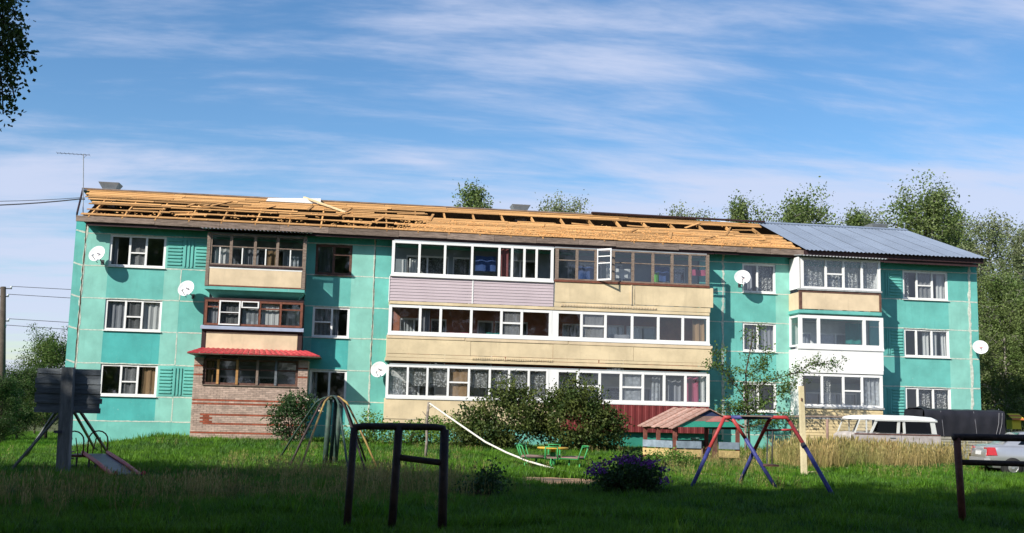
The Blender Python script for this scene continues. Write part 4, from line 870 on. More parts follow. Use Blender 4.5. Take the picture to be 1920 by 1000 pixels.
# flowering phlox in the foreground
gf = G(1185, 930); 
fl = [(X(px_, py_, gf.y-.5+dy), gf.y-.5+dy, Z(px_, py_, gf.y-.5+dy)) for px_, py_, dy in ((1112, 880, -.2), (1118, 872, 0), (1108, 888, -.3), (1126, 882, -.1), (1140, 867, 0), (1155, 862, .1), (1163, 866, -.1), (1174, 857, .1), (1185, 863, 0), (1192, 866, -.2), (1213, 868, -.1), (1221, 866, 0), (1218, 872, -.2), (1243, 881, 0), (1248, 900, -.3))]
clump_shrub('phlox_bush', 'low dark bush with purple blossoms left of the swing set', 'bush', [((0, 0, .3), (.75, .55, .38)), ((.12, 0, .55), (.55, .4, .26)), ((-.55, -.1, .4), (.32, .3, .25))], 5200, .07, 'leaf_phlox', (gf.x, gf.y, gf.z), 22, seed=17, flowers=('petal_purple', fl, 34, .05, .06), shell=.2)
gq = G(1250, 880)
clump_shrub('weed_clump', 'green weeds between the purple flowers and the playhouse', 'plant', [((0, 0, .25), (.8, .5, .3)), ((.4, .2, .35), (.5, .4, .3))], 2000, .07, 'leaf_weed', (gq.x, gq.y, gq.z), 10, seed=18)
gq = G(905, 935)
clump_shrub('weed_clump', 'shaded dark weed clump on the near lawn left of the dirt path', 'plant', [((0, 0, .15), (.5, .35, .22)), ((.1, 0, .35), (.2, .2, .22))], 1100, .075, 'leaf_phlox', (gq.x, gq.y, gq.z), 8, seed=19)
gq = gp(X(1556, 835, -3.4), -3.4)
pk = [(gq.x+random.gauss(0, .45), gq.y-.25+random.gauss(0, .1), gq.z+random.uniform(.55, .85)) for k in range(16)]
clump_shrub('pink_flower_bush', 'pink flowering plant before the cream siding left of the van', 'bush', [((0, 0, .4), (.75, .4, .42))], 1000, .07, 'leaf_weed', gq, 8, seed=21, flowers=('petal_pink', pk, 14, .06, .07))
# young tree with a long side branch in front of the right stairwell windows
yt = -2.4; tb = gp(X(1408, 830, yt), yt)
o = thing('apple_tree', tb, 'thin young tree with one long side branch by the right loggias', 'tree'); w_ = MB(); cs = []
def tpx(px, py, dy=0): return np.array(onY(px, py, yt+dy))
mains = [[(1405, 835, 0), (1402, 770, 0), (1398, 700, .1), (1410, 640, 0), (1412, 612, 0)], [(1403, 760, 0), (1378, 720, -.2), (1352, 690, -.3), (1342, 662, -.3)], [(1400, 740, 0), (1440, 715, -.2), (1490, 700, -.5), (1530, 680, -.6), (1572, 684, -.6)], [(1402, 780, 0), (1430, 760, .2), (1465, 735, .1), (1480, 722, 0)], [(1400, 770, 0), (1380, 765, .1), (1352, 770, 0)], [(1399, 705, 0), (1425, 690, 0), (1440, 660, .1)], [(1410, 800, 0), (1450, 790, 0), (1480, 780, 0)]]
for k, pl_ in enumerate(mains):
    pts = [tpx(*q) for q in pl_]; w_.tube(pts, [(.055 if k == 0 else .028)*(1-.75*i/(len(pts)-1)) for i in range(len(pts))], 6, False)
    for i in range(1, len(pts)):
        for t in np.linspace(0, 1, 5):
            q = pts[i-1]*(1-t)+pts[i]*t
            if q[2] < tb.z+1.0: continue
            for s in range(3 if k != 0 else 2):
                sb = branch(q, (random.gauss(0, 1), random.gauss(0, .8), random.gauss(.2, .6)), random.uniform(.3, .75), -.06, 3); w_.tube(sb, [.008, .006, .004, .003], 4, False); cs += sb[1:]
cs = np.array(cs); cs = cs[cs[:, 1] < -1.35]; idx = rng.integers(0, len(cs), 5200); pts = cs[idx]+rng.normal(size=(5200, 3))*.10; v, f = leaf_quads(pts, .105, .6)
w_.build('trunk', 'bark_dark', o, True); npmesh('crown', v, f, 'leaf_mid', o)

# ---------------------------------------------------------------- playground
def pipe_thing(): pass
# basketball stand
f0 = G(118, 895); yb = f0.y; o = thing('basketball_stand', f0, 'old wooden basketball backboard on a post with four struts', 'basketball stand')
tp_ = onY(129, 689, yb); MB().hexa([(f0.x-.13, yb-.12, f0.z-.1), (f0.x+.13, yb-.12, f0.z-.1), (f0.x+.13, yb+.10, f0.z-.1), (f0.x-.13, yb+.10, f0.z-.1)], [(tp_.x-.12, yb-.1, tp_.z), (tp_.x+.12, yb-.1, tp_.z), (tp_.x+.12, yb+.1, tp_.z), (tp_.x-.12, yb+.1, tp_.z)]).build('post', 'post_grey', o)
n = 9
for i in range(n):
    ya, yc = 689+(82*i/n), 689+(82*(i+1)/n)-.5
    L0, L1 = onY(69-i*.3, yc+1.5, yb+.16), onY(191-i*.3, yc+1.5, yb+.16); T0 = onY(69, ya+1.5, yb+.16)
    zc = L0.z; zt_ = T0.z; j = random.uniform(-.012, .012)
    MB().box(L0.x+random.uniform(-.03, .03), L1.x+random.uniform(-.03, .03), yb+.118+.016*(i % 2), yb+.145+.016*(i % 2), zc-.012, zt_+.004).build('plank', 'plank_grey', o)
bz0, bz1 = onY(69, 771, yb+.1).z, onY(69, 690, yb+.1).z
for bx_ in (80, 182): MB().box(X(bx_, 730, yb+.2)-.04, X(bx_, 730, yb+.2)+.04, yb+.17, yb+.23, bz0+.05, bz1-.05).build('backboard_batten', 'post_grey', o)
for (ax, ay, dy), (gx_, gy_) in (((116, 772, .1), (12, 888)), ((104, 773, .1), (42, 862)), ((138, 771, .1), (183, 848)), ((150, 771, .1), (216, 866))):
    a = onY(ax, ay, yb+dy); g_ = G(gx_, gy_); g_.z -= .05; MB().beam(g_, a, .055, .045).build('strut', 'post_grey' if ax < 120 else 'stick_wood', o)
MB().box(onY(104, 810, yb).x, onY(120, 810, yb).x, yb-.15, yb-.125, onY(110, 812, yb).z, onY(110, 807, yb).z).build('bracket', 'mark_dark', o)
# slide
s0 = G(135, 884); y0 = s0.y; o = thing('playground_slide', s0, 'small red slide with arched handrails behind the basketball post', 'slide')
pz = onY(150, 852, y0).z; xa, xb = X(134, 852, y0), X(170, 852, y0)
MB().box(xa, xb+.1, y0-.35, y0+.35, pz-.05, pz).build('platform', 'rust_red', o)
def arch(cx, w2, yy, zt2, mat='rust_red'):
    pts = [(cx-w2, yy, pz)]+[(cx-w2*math.cos(a), yy, zt2-w2+w2*math.sin(a)) for a in np.linspace(0, math.pi, 9)]+[(cx+w2, yy, pz)]
    return MB().tube(pts, .018, 6).build('handrail', mat, o, True)
for yy in (-.33, .33):
    cx = X(145, 830, y0) if yy < 0 else X(186, 830, y0)-.1; ztop = onY(145, 808, y0).z
    arch(cx, .22, y0+yy, ztop)
    for k in (-.08, .08): MB().tube([(cx+k*1.4, y0+yy, pz), (cx+k*.5, y0+yy, ztop-.15)], .012, 6).build('rail_bar', 'rust_red', o)
for xx in (xa+.05, xb+.05):
    for yy in (-.32, .32): MB().tube([(xx, y0+yy, pz), (xx, y0+yy, float(gz(xx, y0+yy))-.05)], .025, 6).build('leg', 'dark_metal', o)
for k in range(3): MB().tube([(xa-.02, y0-.3, s0.z+.12+k*.16), (xa-.02, y0+.3, s0.z+.12+k*.16)], .018, 6).build('rung', 'dark_metal', o)
e = G(238, 905); st_ = Vector((xb+.1, y0, pz)); en = Vector((e.x, e.y, e.z+.08)); sd = (en-st_).cross(Vector((0, 0, 1))).normalized()*.26
mid = st_.lerp(en, .55)+Vector((0, 0, .02))
dk = MB(); PP = [st_, mid, en, en+(en-mid).normalized()*.22+Vector((0, 0, .10))]
for i in range(3): dk.hexa([PP[i]-sd, PP[i]+sd, PP[i+1]+sd, PP[i+1]-sd], [q+Vector((0, 0, .02)) for q in (PP[i]-sd, PP[i]+sd, PP[i+1]+sd, PP[i+1]-sd)])
dk.build('slide_chute', 'slide_deck', o)
for sg in (-1, 1): MB().tube([q+sd*sg*1.05+Vector((0, 0, .05)) for q in PP], .045, 6).build('side_rail', 'play_red', o, True)
# spider climbing frame
h0 = G(620, 875); y0 = h0.y; top = onY(625, 744, y0); o = thing('climbing_frame', h0, 'umbrella-shaped climbing frame of bent pipes round three thick posts', 'climbing frame')
for dx_, dy_ in ((-.16, -.05), (.10, -.1), (.0, .15)): MB().tube([(h0.x+dx_, y0+dy_, h0.z-.1), (h0.x+dx_*1.1+.08, y0+dy_, top.z-.06)], .075, 10).build('post', 'play_dkgreen', o, True)
MB().lathe([(0, .06), (.12, .05), (.18, 0), (.18, -.06), (0, -.06)], (top.x, y0, top.z-.02), 16).build('hub', 'play_dkgreen', o, True)
feet = [((520, 862), (-.95, .5), 'play_dkgreen'), ((538, 880), (-.75, -.6), 'rust_pipe'), ((556, 895), (-.4, -.9), 'play_ochre'), ((690, 872), (.55, .4), 'rust_pipe'), ((655, 893), (.45, -.75), 'play_dkgreen'), ((712, 882), (.95, -.2), 'play_ochre'), ((690, 893), (.8, -.6), 'rust_pipe')]
for (fp, dr, mt) in feet:
    g_ = G(*fp); c = Vector((top.x, y0, top.z)); hz_ = Vector((g_.x-c.x, g_.y-c.y, 0)); k1 = c+hz_.normalized()*.16; k0 = c+hz_*.16+Vector((0, 0, -.04)); k2 = c+hz_*.28+Vector((0, 0, -.15)); k3 = c+hz_*.36+Vector((0, 0, -.33))
    MB().tube([k1, k0, k2, k3, g_.lerp(k3, .5), Vector((g_.x, g_.y, g_.z-.08))], .029, 8).build('leg', mt, o, True)
# foreground pipe frames
g1_ = G(650, 1003); y0 = g1_.y; o = thing('pipe_frame', g1_, 'dark rusty pipe frame with three posts in the near grass', 'pipe frame')
zt_ = onY(740, 799, y0).z; P_ = [(X(656, 900, y0), .05), (X(740, 900, y0), .055), (X(835, 900, y0), .06)]
for i, (xx, rr) in enumerate(P_):
    ztp = zt_ if i == 1 else zt_-.03
    MB().tube([(xx-.02, y0, float(gz(xx, y0))-.1), (xx+(.03 if i < 2 else -.03), y0, ztp)], rr, 10).build('post', 'rust_pipe', o, True)
za, zb_ = onY(656, 799, y0).z, onY(832, 803, y0).z
MB().tube([(P_[0][0]+.02, y0, za-.02), (P_[0][0]+.15, y0, za), (P_[2][0]-.18, y0, zb_+.01), (P_[2][0]-.05, y0, zb_-.0), (P_[2][0]-.025, y0, zb_-.1)], .046, 10).build('top_bar', 'rust_pipe', o, True)
MB().tube([(P_[1][0], y0, onY(740, 857, y0).z), (P_[2][0], y0, onY(835, 869, y0).z)], .042, 10).build('cross_bar', 'rust_pipe', o, True)
g1_ = G(1806, 986); y0 = g1_.y; o = thing('pipe_frame', g1_, 'rusty pipe frame with two rails at the right picture edge', 'pipe frame')
ta = onY(1794, 820, y0)
for xx, tz in ((g1_.x, ta.z), (g1_.x+2.5, ta.z)):
    MB().tube([(xx, y0, float(gz(xx, y0))-.1), (xx+(ta.x-g1_.x), y0, tz)], .058, 10).build('post', 'rust_red', o, True)
z_r = onY(1915, 822, y0).z; x_r = g1_.x+2.5+(ta.x-g1_.x)
MB().tube([(ta.x-.06, y0, ta.z+.0), (x_r+.06, y0, ta.z+.02)], .058, 10).build('top_rail', 'rust_pipe', o, True)
zc = onY(1800, 867, y0).z; MB().tube([(ta.x+.06, y0, zc), (x_r+.0, y0, zc-.02)], .046, 10).build('cross_rail', 'rust_pipe', o, True)
# merry-go-round
c0 = G(1036, 881); y0 = c0.y; o = thing('merry_go_round', c0, 'small green merry-go-round with a yellow hand wheel', 'merry-go-round')
zt_ = onY(1036, 840, y0).z
MB().tube([(c0.x, y0, c0.z-.1), (c0.x, y0, c0.z+.5)], .085, 12).build('post', 'play_green', o, True); MB().tube([(c0.x, y0, c0.z+.5), (c0.x, y0, zt_-.03)], .075, 12).build('axle', 'play_yellow', o, True)
MB().lathe([(.0, .02), (.44, .02), (.46, 0), (.44, -.03), (.0, -.04)], (c0.x, y0, zt_), 24).build('hand_wheel', 'play_yellow', o, True)
for k in range(6):
    a = k*math.pi/3+.3; ca, sa = math.cos(a), math.sin(a); ta_ = Vector((-sa, ca, 0)); rd = Vector((ca, sa, 0)); C = Vector((c0.x, y0, c0.z))
    m = MB()
    for s in (-.17, .17):
        m2 = [C+rd*.35+ta_*s+Vector((0, 0, .34)), C+rd*.95+ta_*s+Vector((0, 0, .34)), C+rd*1.08+ta_*s+Vector((0, 0, .68))]
        MB().tube(m2, .02, 6).build('seat_frame', 'play_green', o, True)
    MB().tube([C+rd*1.08-ta_*.17+Vector((0, 0, .68)), C+rd*1.08+ta_*.17+Vector((0, 0, .68))], .02, 6).build('back_bar', 'play_green', o, True)
    MB().tube([C+rd*.10+Vector((0, 0, .30)), C+rd*.36+Vector((0, 0, .33))], .022, 6).build('arm', 'play_green', o, True)
    MB().hexa([C+rd*.40-ta_*.2+Vector((0, 0, .36)), C+rd*.95-ta_*.2+Vector((0, 0, .36)), C+rd*.95+ta_*.2+Vector((0, 0, .36)), C+rd*.40+ta_*.2+Vector((0, 0, .36))], [C+rd*.40-ta_*.2+Vector((0, 0, .385)), C+rd*.95-ta_*.2+Vector((0, 0, .385)), C+rd*.95+ta_*.2+Vector((0, 0, .385)), C+rd*.40+ta_*.2+Vector((0, 0, .385))]).build('seat', 'ph_taupe', o)
    MB().tube([C+rd*.55+Vector((0, 0, .36)), C+rd*.55+Vector((0, 0, .10)), C+rd*.62+Vector((0, 0, .06)), C+rd*.85+Vector((0, 0, .06)), C+rd*.90+Vector((0, 0, .12)), C+rd*.90+Vector((0, 0, .2))], .02, 6).build('foot_rest', 'play_green', o, True)
# playhouse
PY = -11.8; o0 = gp(X(1320, 850, PY+.8), PY+.8); o = thing('playhouse', o0, 'open wooden playhouse with gabled plank roof and teal gable board', 'playhouse')
an = math.radians(14); ew = Vector((math.cos(an), math.sin(an)*.35, 0)).normalized(); ed = Vector((-math.sin(math.radians(24)), math.cos(math.radians(24)), 0))
FL = onY(1263, 801, PY); FRr = onY(1391, 801, PY+.25); AP_ = (FL+FRr)/2; AP_.z = onY(1331, 768, PY).z
DEP = 1.75; dv = ed*DEP; gzh = o0.z
FL2, FR2, AP2 = FL+dv, FRr+dv, AP_+dv
for side, (E0, E1) in enumerate(((FL, FL2), (FRr, FR2))):
    nb = 8
    for i in range(nb):
        u0, u1 = i/nb, (i+1)/nb-.012; A, B_ = E0.lerp(E1, u0*1.12-.06), E0.lerp(E1, u1*1.12-.06); C_, D_ = AP_.lerp(AP2, u0*1.12-.06), AP_.lerp(AP2, u1*1.12-.06)
        ov = (E0-AP_)*.07; A = A+ov*random.uniform(.5, 1.3); B_ = B_+ov*random.uniform(.5, 1.3); hh = Vector((0, 0, .03+(i % 2)*.022)); lo = Vector((0, 0, (i % 2)*.022))
        MB().hexa([A+lo, B_+lo, D_+lo, C_+lo], [A+hh, B_+hh, D_+hh, C_+hh]).build('roof_plank', 'ph_roof', o)
nrm = ed*-.03
def gable(p, z0f, z1f, mat, name):   # horizontal slice of the gable triangle between height fractions
    a0, a1 = FL.lerp(AP_, z0f), FRr.lerp(AP_, z0f); b0, b1 = FL.lerp(AP_, z1f), FRr.lerp(AP_, z1f)
    MB().hexa([a0, a1, a1+nrm, a0+nrm], [b0, b1, b1+nrm, b0+nrm]).build(name, mat, o)
gable(0, .0, .33, 'ph_teal', 'gable_board'); gable(0, .335, .62, 'ph_taupe', 'gable_board'); gable(0, .625, .97, 'ph_navy', 'gable_board')
c0_ = FL.lerp(FRr, .60)+nrm*1.15; c1_ = FL.lerp(FRr, .995)+nrm*1.15; tpk = FL.lerp(FRr, .68)+Vector((0, 0, (AP_.z-FL.z)*.60))+nrm*1.15
MB().add([FL.lerp(FRr, .22)+nrm*1.2, FL.lerp(FRr, .97)+nrm*1.2, FL.lerp(FRr, .97)+nrm*1.5, FL.lerp(FRr, .22)+nrm*1.5]+[FL.lerp(FRr, .45)+Vector((0, 0, .27*(AP_.z-FL.z)))+nrm*1.2, FL.lerp(FRr, .80)+Vector((0, 0, .27*(AP_.z-FL.z)))+nrm*1.2, FL.lerp(FRr, .80)+Vector((0, 0, .27*(AP_.z-FL.z)))+nrm*1.5, FL.lerp(FRr, .45)+Vector((0, 0, .27*(AP_.z-FL.z)))+nrm*1.5], [(0, 1, 5, 4), (2, 3, 7, 6), (0, 3, 2, 1), (4, 5, 6, 7), (1, 2, 6, 5), (3, 0, 4, 7)]).build('gable_panel', 'ph_teal', o)
q0 = Vector((0, 0, .29*(AP_.z-FL.z))); q1 = Vector((0, 0, .58*(AP_.z-FL.z)))
MB().add([FL.lerp(FRr, .45)+q0+nrm*1.2, FL.lerp(FRr, .80)+q0+nrm*1.2, FL.lerp(FRr, .80)+q0+nrm*1.5, FL.lerp(FRr, .45)+q0+nrm*1.5, FL.lerp(FRr, .60)+q1+nrm*1.2, FL.lerp(FRr, .66)+q1+nrm*1.2, FL.lerp(FRr, .66)+q1+nrm*1.5, FL.lerp(FRr, .60)+q1+nrm*1.5], [(0, 1, 5, 4), (2, 3, 7, 6), (0, 3, 2, 1), (4, 5, 6, 7), (1, 2, 6, 5), (3, 0, 4, 7)]).build('gable_panel', 'ph_pink', o)
ins = Vector((0, 0, .02))
def ph_post(p, mat='ph_post', w2=.06): MB().box(p.x-w2, p.x+w2, p.y-w2, p.y+w2, float(gz(p.x, p.y))-.1, p.z-.01).build('post', mat, o)
cor = [FL.lerp(FRr, .04)+ed*.08, FL.lerp(FRr, .96)+ed*.08, FL2.lerp(FR2, .04)-ed*.08, FL2.lerp(FR2, .96)-ed*.08]
for c in cor: ph_post(c)
ph_post(FL.lerp(FRr, .63)+ed*.1, 'brown_wood', .07); ph_post(cor[0].lerp(cor[2], .55)); ph_post(FL2.lerp(FR2, .5)-ed*.08)
MB().beam(cor[0]+Vector((0, 0, -.05)), cor[2]+Vector((0, 0, -.05)), .08, .1).build('eave_beam', 'ph_post', o); MB().beam(cor[1]+Vector((0, 0, -.05)), cor[3]+Vector((0, 0, -.05)), .08, .1).build('eave_beam', 'ph_post', o)
def low_wall(a, b):
    for h, mt in ((.62, 'ph_bluegrey'), (.33, 'ph_yellow')):
        A = Vector((a.x, a.y, float(gz(a.x, a.y))+h)); B_ = Vector((b.x, b.y, float(gz(b.x, b.y))+h)); MB().beam(A, B_, .035, .24).build('wall_board', mt, o)
off = ed*-.08
low_wall(cor[0]+off, FL.lerp(FRr, .40)+off+ed*.08); low_wall(FL.lerp(FRr, .66)+off+ed*.08, cor[1]+off); low_wall(cor[0]-ew*.08, cor[2]-ew*.08); low_wall(cor[2]+ed*.08, cor[3]+ed*.08)
bk_ = Vector((FL.lerp(FRr, .52)+ed*.9)); bz = float(gz(bk_.x, bk_.y))
tb_ = thing('small_table', (bk_.x, bk_.y, bz), 'small wooden table inside the playhouse', 'table'); MB().box(bk_.x-.35, bk_.x+.35, bk_.y-.25, bk_.y+.25, bz+.50, bz+.54).build('top', 'ph_taupe', tb_)
for sx in (-.3, .3):
    for sy in (-.2, .2): MB().box(bk_.x+sx-.03, bk_.x+sx+.03, bk_.y+sy-.03, bk_.y+sy+.03, bz-.05, bz+.5).build('leg', 'ph_taupe', tb_)
bu = thing('bucket', (bk_.x+.1, bk_.y-.05, bz+.54), 'pale cyan bucket on the table in the playhouse', 'bucket'); MB().lathe([(0, .0), (.11, 0), (.15, .28), (.165, .28), (.165, .30), (.14, .30), (.10, .02), (0, .02)], (bk_.x+.1, bk_.y-.05, bz+.54), 16).build('pail', 'bucket_cyan', bu, True)
MB().tube([(bk_.x+.1+.16*math.cos(a), bk_.y-.05, bz+.54+.29+.12*math.sin(a)) for a in np.linspace(0, math.pi, 9)], .006, 5).build('handle', 'dark_metal', bu)
# swing set
F1, F2, F3, F4 = G(1291, 920), G(1463, 922), G(1381, 912), G(1570, 937)
yA = (F1.y+F2.y)/2; yB_ = (F3.y+F4.y)/2
o = thing('swing_set', (F1+F4)/2*1.0, 'red and blue swing set with two splayed frames and one swing', 'swing set')
TA = onY(1362, 783, yA+.1); TB0 = onY(1447, 783, yB_+.0); TB1 = onY(1474, 783, yB_+.0)
def two_tone(a, b, f, r, name):   # red upper, blue lower length of one leg
    m_ = a.lerp(b, f); MB().tube([a, m_], r, 8).build(name, 'play_red', o, True); MB().tube([m_, Vector((b.x, b.y, b.z-.08))], r*1.08, 8).build(name, 'play_blue', o, True)
two_tone(TA+Vector((-.04, 0, 0)), F1, .42, .04, 'leg'); two_tone(TA+Vector((.12, 0, 0)), F2, .28, .04, 'leg')
two_tone(TB0+Vector((-.08, 0, -.09)), F3, .40, .04, 'leg'); two_tone(TB1+Vector((.08, 0, -.09)), F4, .33, .042, 'leg')
MB().tube([TB0+Vector((-.08, 0, -.09)), TB0, TB1, TB1+Vector((.08, 0, -.09))], .042, 8).build('arch_bar', 'play_red', o, True); MB().tube([TA+Vector((-.06, 0, 0)), TA+Vector((.14, 0, 0))], .042, 8).build('arch_bar', 'play_red', o, True)
cA = (TB0+Vector((-.08, 0, -.09))).lerp(F3, .13); cB = (TB1+Vector((.08, 0, -.09))).lerp(F4, .11); MB().tube([cA, cB], .022, 8).build('cross_bar', 'play_red', o, True)
MB().tube([TA+Vector((.1, 0, .0)), TB0+Vector((.02, 0, .01))], .045, 8).build('top_bar', 'play_blue', o, True)
MB().box(TA.x+.3, TB0.x-.1, yA-.25, yA+.2, TA.z+.03, TA.z+.06).build('top_board', 'old_wood', o)
sw = onY(1446, 872, yB_-.1); st_ = Vector((sw.x, yB_-.02, TB0.z-.25))
for s in (-.14, .14): MB().tube([(sw.x+.02, yB_+s, cA.z), (sw.x, yB_+s, sw.z+.02)], .014, 6).build('hanger', 'dark_metal', o)
MB().box(sw.x-.14, sw.x+.14, yB_-.2, yB_+.2, sw.z-.03, sw.z+.01).build('seat', 'brown_wood', o)
MB().lathe([(.055, -.04), (.055, .04)], TB1.lerp(F4, .36), 8, (F4-TB1)).build('coupling', 'dark_metal', o)
# cream post, stick and sagging rope
pp_ = G(1508, 896); tp_ = onY(1502, 724, pp_.y); po = thing('wooden_post', pp_, 'tall pale cream post standing in the grass right of the swings', 'post')
MB().hexa([(pp_.x-.07, pp_.y-.07, pp_.z-.1), (pp_.x+.07, pp_.y-.07, pp_.z-.1), (pp_.x+.07, pp_.y+.07, pp_.z-.1), (pp_.x-.07, pp_.y+.07, pp_.z-.1)], [(tp_.x-.06, pp_.y-.06, tp_.z), (tp_.x+.06, pp_.y-.06, tp_.z), (tp_.x+.06, pp_.y+.06, tp_.z), (tp_.x-.06, pp_.y+.06, tp_.z)]).build('shaft', 'pole_cream', po)
MB().tube([(tp_.x-.02, pp_.y-.075, tp_.z-.42), (tp_.x-.02, pp_.y-.075, tp_.z-.34)], .02, 6).build('peg', 'rust_red', po)
sk = G(797, 863); stp = onY(804, 754, sk.y); so_ = thing('wooden_stick', sk, 'crooked grey stake left of the big bush, holding the rope end', 'post')
MB().tube([Vector((sk.x, sk.y, sk.z-.1)), sk.lerp(stp, .35)+V(.02, 0, 0), sk.lerp(stp, .65)+V(-.03, 0, 0), stp], [.05, .045, .045, .04], 8).build('stake', 'stick_wood', so_, True)
for (a, e) in ((.72, (-.18, 0, .22)), (.88, (.16, -.05, .10)), (.6, (.14, 0, .2))): q = sk.lerp(stp, a); MB().tube([q, q+V(*e)], [.018, .008], 5).build('twig', 'stick_wood', so_)
e1 = G(1112, 895); rp = [stp+V(.03, -.04, -.05)]
for (px_, py_, t) in ((840, 781, .12), (872, 803, .24), (910, 829, .38), (950, 849, .52), (990, 865, .66), (1030, 877, .78), (1070, 887, .9)): rp.append(onY(px_, py_, sk.y+(e1.y-sk.y)*t))
e1.z += .03; rp += [e1]
for u in (.33, .66, 1.0):
    q = e1.lerp(G(1296, 899), u); rp.append(gp(q.x, q.y, .03))
e2 = G(1432, 877)
for px_, py_, t in ((1330, 893, .25), (1370, 886, .5), (1405, 880, .75)): rp.append(onY(px_, py_, rp[-1].y*.6+e2.y*.4))
rp += [Vector((e2.x, e2.y, e2.z+.04)), gp(e2.x+.25, e2.y+.1, .03)]
tag(MB().tube(rp, .03, 6).build('rope', 'rope_white', None, True), 'thick white rope sagging from the stake across the lawn', 'rope')
# planks on the grass
a, b_ = G(1515, 890), G(1592, 887); tag(MB().beam(a+V(0, 0, .06), b_+V(0, 0, .06), .16, .05).build('plank', 'pale_wood'), 'grey-brown plank lying on the lawn right of the cream post', 'plank')
a, b_ = G(1588, 884), G(1606, 896); tag(MB().beam(a+V(0, 0, .09), b_+V(0, 0, .05), .10, .05).build('plank', 'pole_cream'), 'short pale plank across the right end of the longer one', 'plank')
# drying rail in front of the right block
yr = -2.55; ra, rb = onY(1392, 781, yr), onY(1722, 783, yr); o = thing('drying_rail', gp(X(1550, 815, yr), yr), 'long horizontal wooden rail on posts before the cream siding', 'rail')
MB().tube([ra, ra.lerp(rb, .5)+V(0, 0, .01), rb], .045, 7).build('rail', 'old_wood', o, True)
for px_ in (1398, 1551): q = onY(px_, 786, yr+.07); MB().tube([(q.x, yr+.07, float(gz(q.x, yr))-.1), (q.x, yr+.07, q.z)], .06, 8).build('post', 'stick_wood' if px_ < 1500 else 'ph_taupe', o, True)
#@@VEH
# ---------------------------------------------------------------- vehicles
def wheel(par, c, r, wdt, ax, rim='alloy'):
    t = MB().lathe([(r*.55, -wdt/2), (r*.92, -wdt/2), (r, -wdt*.3), (r, wdt*.3), (r*.92, wdt/2), (r*.55, wdt/2)], c, 24, ax).build('wheel', 'rubber', par, True)
    MB().lathe([(.0, -wdt*.40), (r*.2, -wdt*.42), (r*.5, -wdt*.3), (r*.58, -wdt*.48), (r*.58, wdt*.48), (0, wdt*.4)], c, 20, ax).build('rim', rim, t)
    return t
def loft(m, secs):
    k = len(secs[0]); vs = [p for s in secs for p in s]; fs = [(i*k+j, i*k+j+1, (i+1)*k+j+1, (i+1)*k+j) for i in range(len(secs)-1) for j in range(k-1)]
    fs += [tuple(range(k-1, -1, -1)), tuple((len(secs)-1)*k+j for j in range(k))]; return m.add(vs, fs)
# van (nose to the left), local frame: u along its length to the right, v depth, z up
vy = -4.1; vg = gp(X(1685, 850, vy), vy+.9); van = thing('old_van', vg, 'old light grey van with a white roof parked behind the dry grass', 'van')
vxa, vxb = X(1594, 812, vy), X(1764, 815, vy); zr = onY(1690, 781, vy+.4).z; zg = vg.z; Hh = zr-zg; Wd = 1.75
def vsec(u, zbot, zbelt, ztop, inset, rin=.10):
    x = vxa+(vxb-vxa)*u; y0, y1 = vy, vy+Wd
    return [(x, y0+.05, zg+zbot), (x, y0, zg+zbot+.1), (x, y0, zg+zbelt), (x, y0+inset, zg+ztop-rin), (x, y0+inset+.12, zg+ztop-.02), (x, (y0+y1)/2, zg+ztop+.03), (x, y1-inset-.12, zg+ztop-.02), (x, y1-inset, zg+ztop-rin), (x, y1, zg+zbelt), (x, y1, zg+zbot+.1), (x, y1-.05, zg+zbot)]
zbl = onY(1690, 814, vy).z-zg
m = MB(); loft(m, [vsec(0.0, .35, zbl-.25, zbl-.12, .12), vsec(.015, .32, zbl-.1, zbl-.02, .10), vsec(.05, .3, zbl, zbl+.04, .08), vsec(.97, .3, zbl, zbl+.04, .03), vsec(1.0, .35, zbl-.03, zbl+.0, .06)]); m.build('body', 'van_dirty', van)
# greenhouse pillars, roof
gl0, gl1 = zg+zbl+.04, zr-.16
def vpt(px_, py_, dy=.0): return onY(px_, py_, vy+.05+dy)
m = MB(); x_ = lambda px_: X(px_, 798, vy+.05)
for (pa, pb, wv) in ((1603, 1613, .05), (1625, 1625, .05), (1633, 1645, .11), (1684, 1686, .12), (1696, 1695, .10), (1752, 1748, .22)):
    A, B_ = vpt(pa, 813), vpt(pb, 790)
    for yy in (vy+.03, vy+Wd-.08): m.hexa([(A.x-wv/2, yy, gl0-.02), (A.x+wv/2, yy, gl0-.02), (A.x+wv/2, yy+.05, gl0-.02), (A.x-wv/2, yy+.05, gl0-.02)], [(B_.x-wv/2, yy+.03, gl1), (B_.x+wv/2, yy+.03, gl1), (B_.x+wv/2, yy+.08, gl1), (B_.x-wv/2, yy+.08, gl1)])
m.build('pillars', 'van_paint', van, kind='stuff')
ra_, rb_ = vpt(1610, 790).x, vpt(1757, 792).x
m = MB(); secs = []
for u, dz, ins in ((0, -.05, .12), (.04, .03, .05), (.25, .10, .02), (.75, .10, .02), (.95, .04, .05), (1, -.06, .12)):
    x = ra_-.05+(rb_-ra_+.1)*u; secs.append([(x, vy-.01+ins, gl1), (x, vy+ins, gl1+.05+dz*.3), (x, vy+.25+ins, gl1+.12+dz*.5), (x, vy+Wd/2, gl1+.14+dz*.6), (x, vy+Wd-.25-ins, gl1+.12+dz*.5), (x, vy+Wd-ins, gl1+.05+dz*.3), (x, vy+Wd+.01-ins, gl1)])
loft(m, secs); m.build('roof', 'pvc', van, True)
MB().box(vpt(1640, 790).x, rb_, vy+.02, vy+.06, gl1-.06, gl1+.005).build('gutter', 'van_paint', van)
for (pa, pb) in ((1643, 1680), (1698, 1746)): MB().add([(vpt(pa, 812).x, vy+.055, gl0-.01), (vpt(pb, 812).x, vy+.055, gl0-.01), (vpt(pb, 790).x, vy+.075, gl1), (vpt(pa+6 if pa < 1690 else pa, 790).x, vy+.075, gl1)], [(0, 1, 2, 3)]).build('side_window', 'car_glass', van)
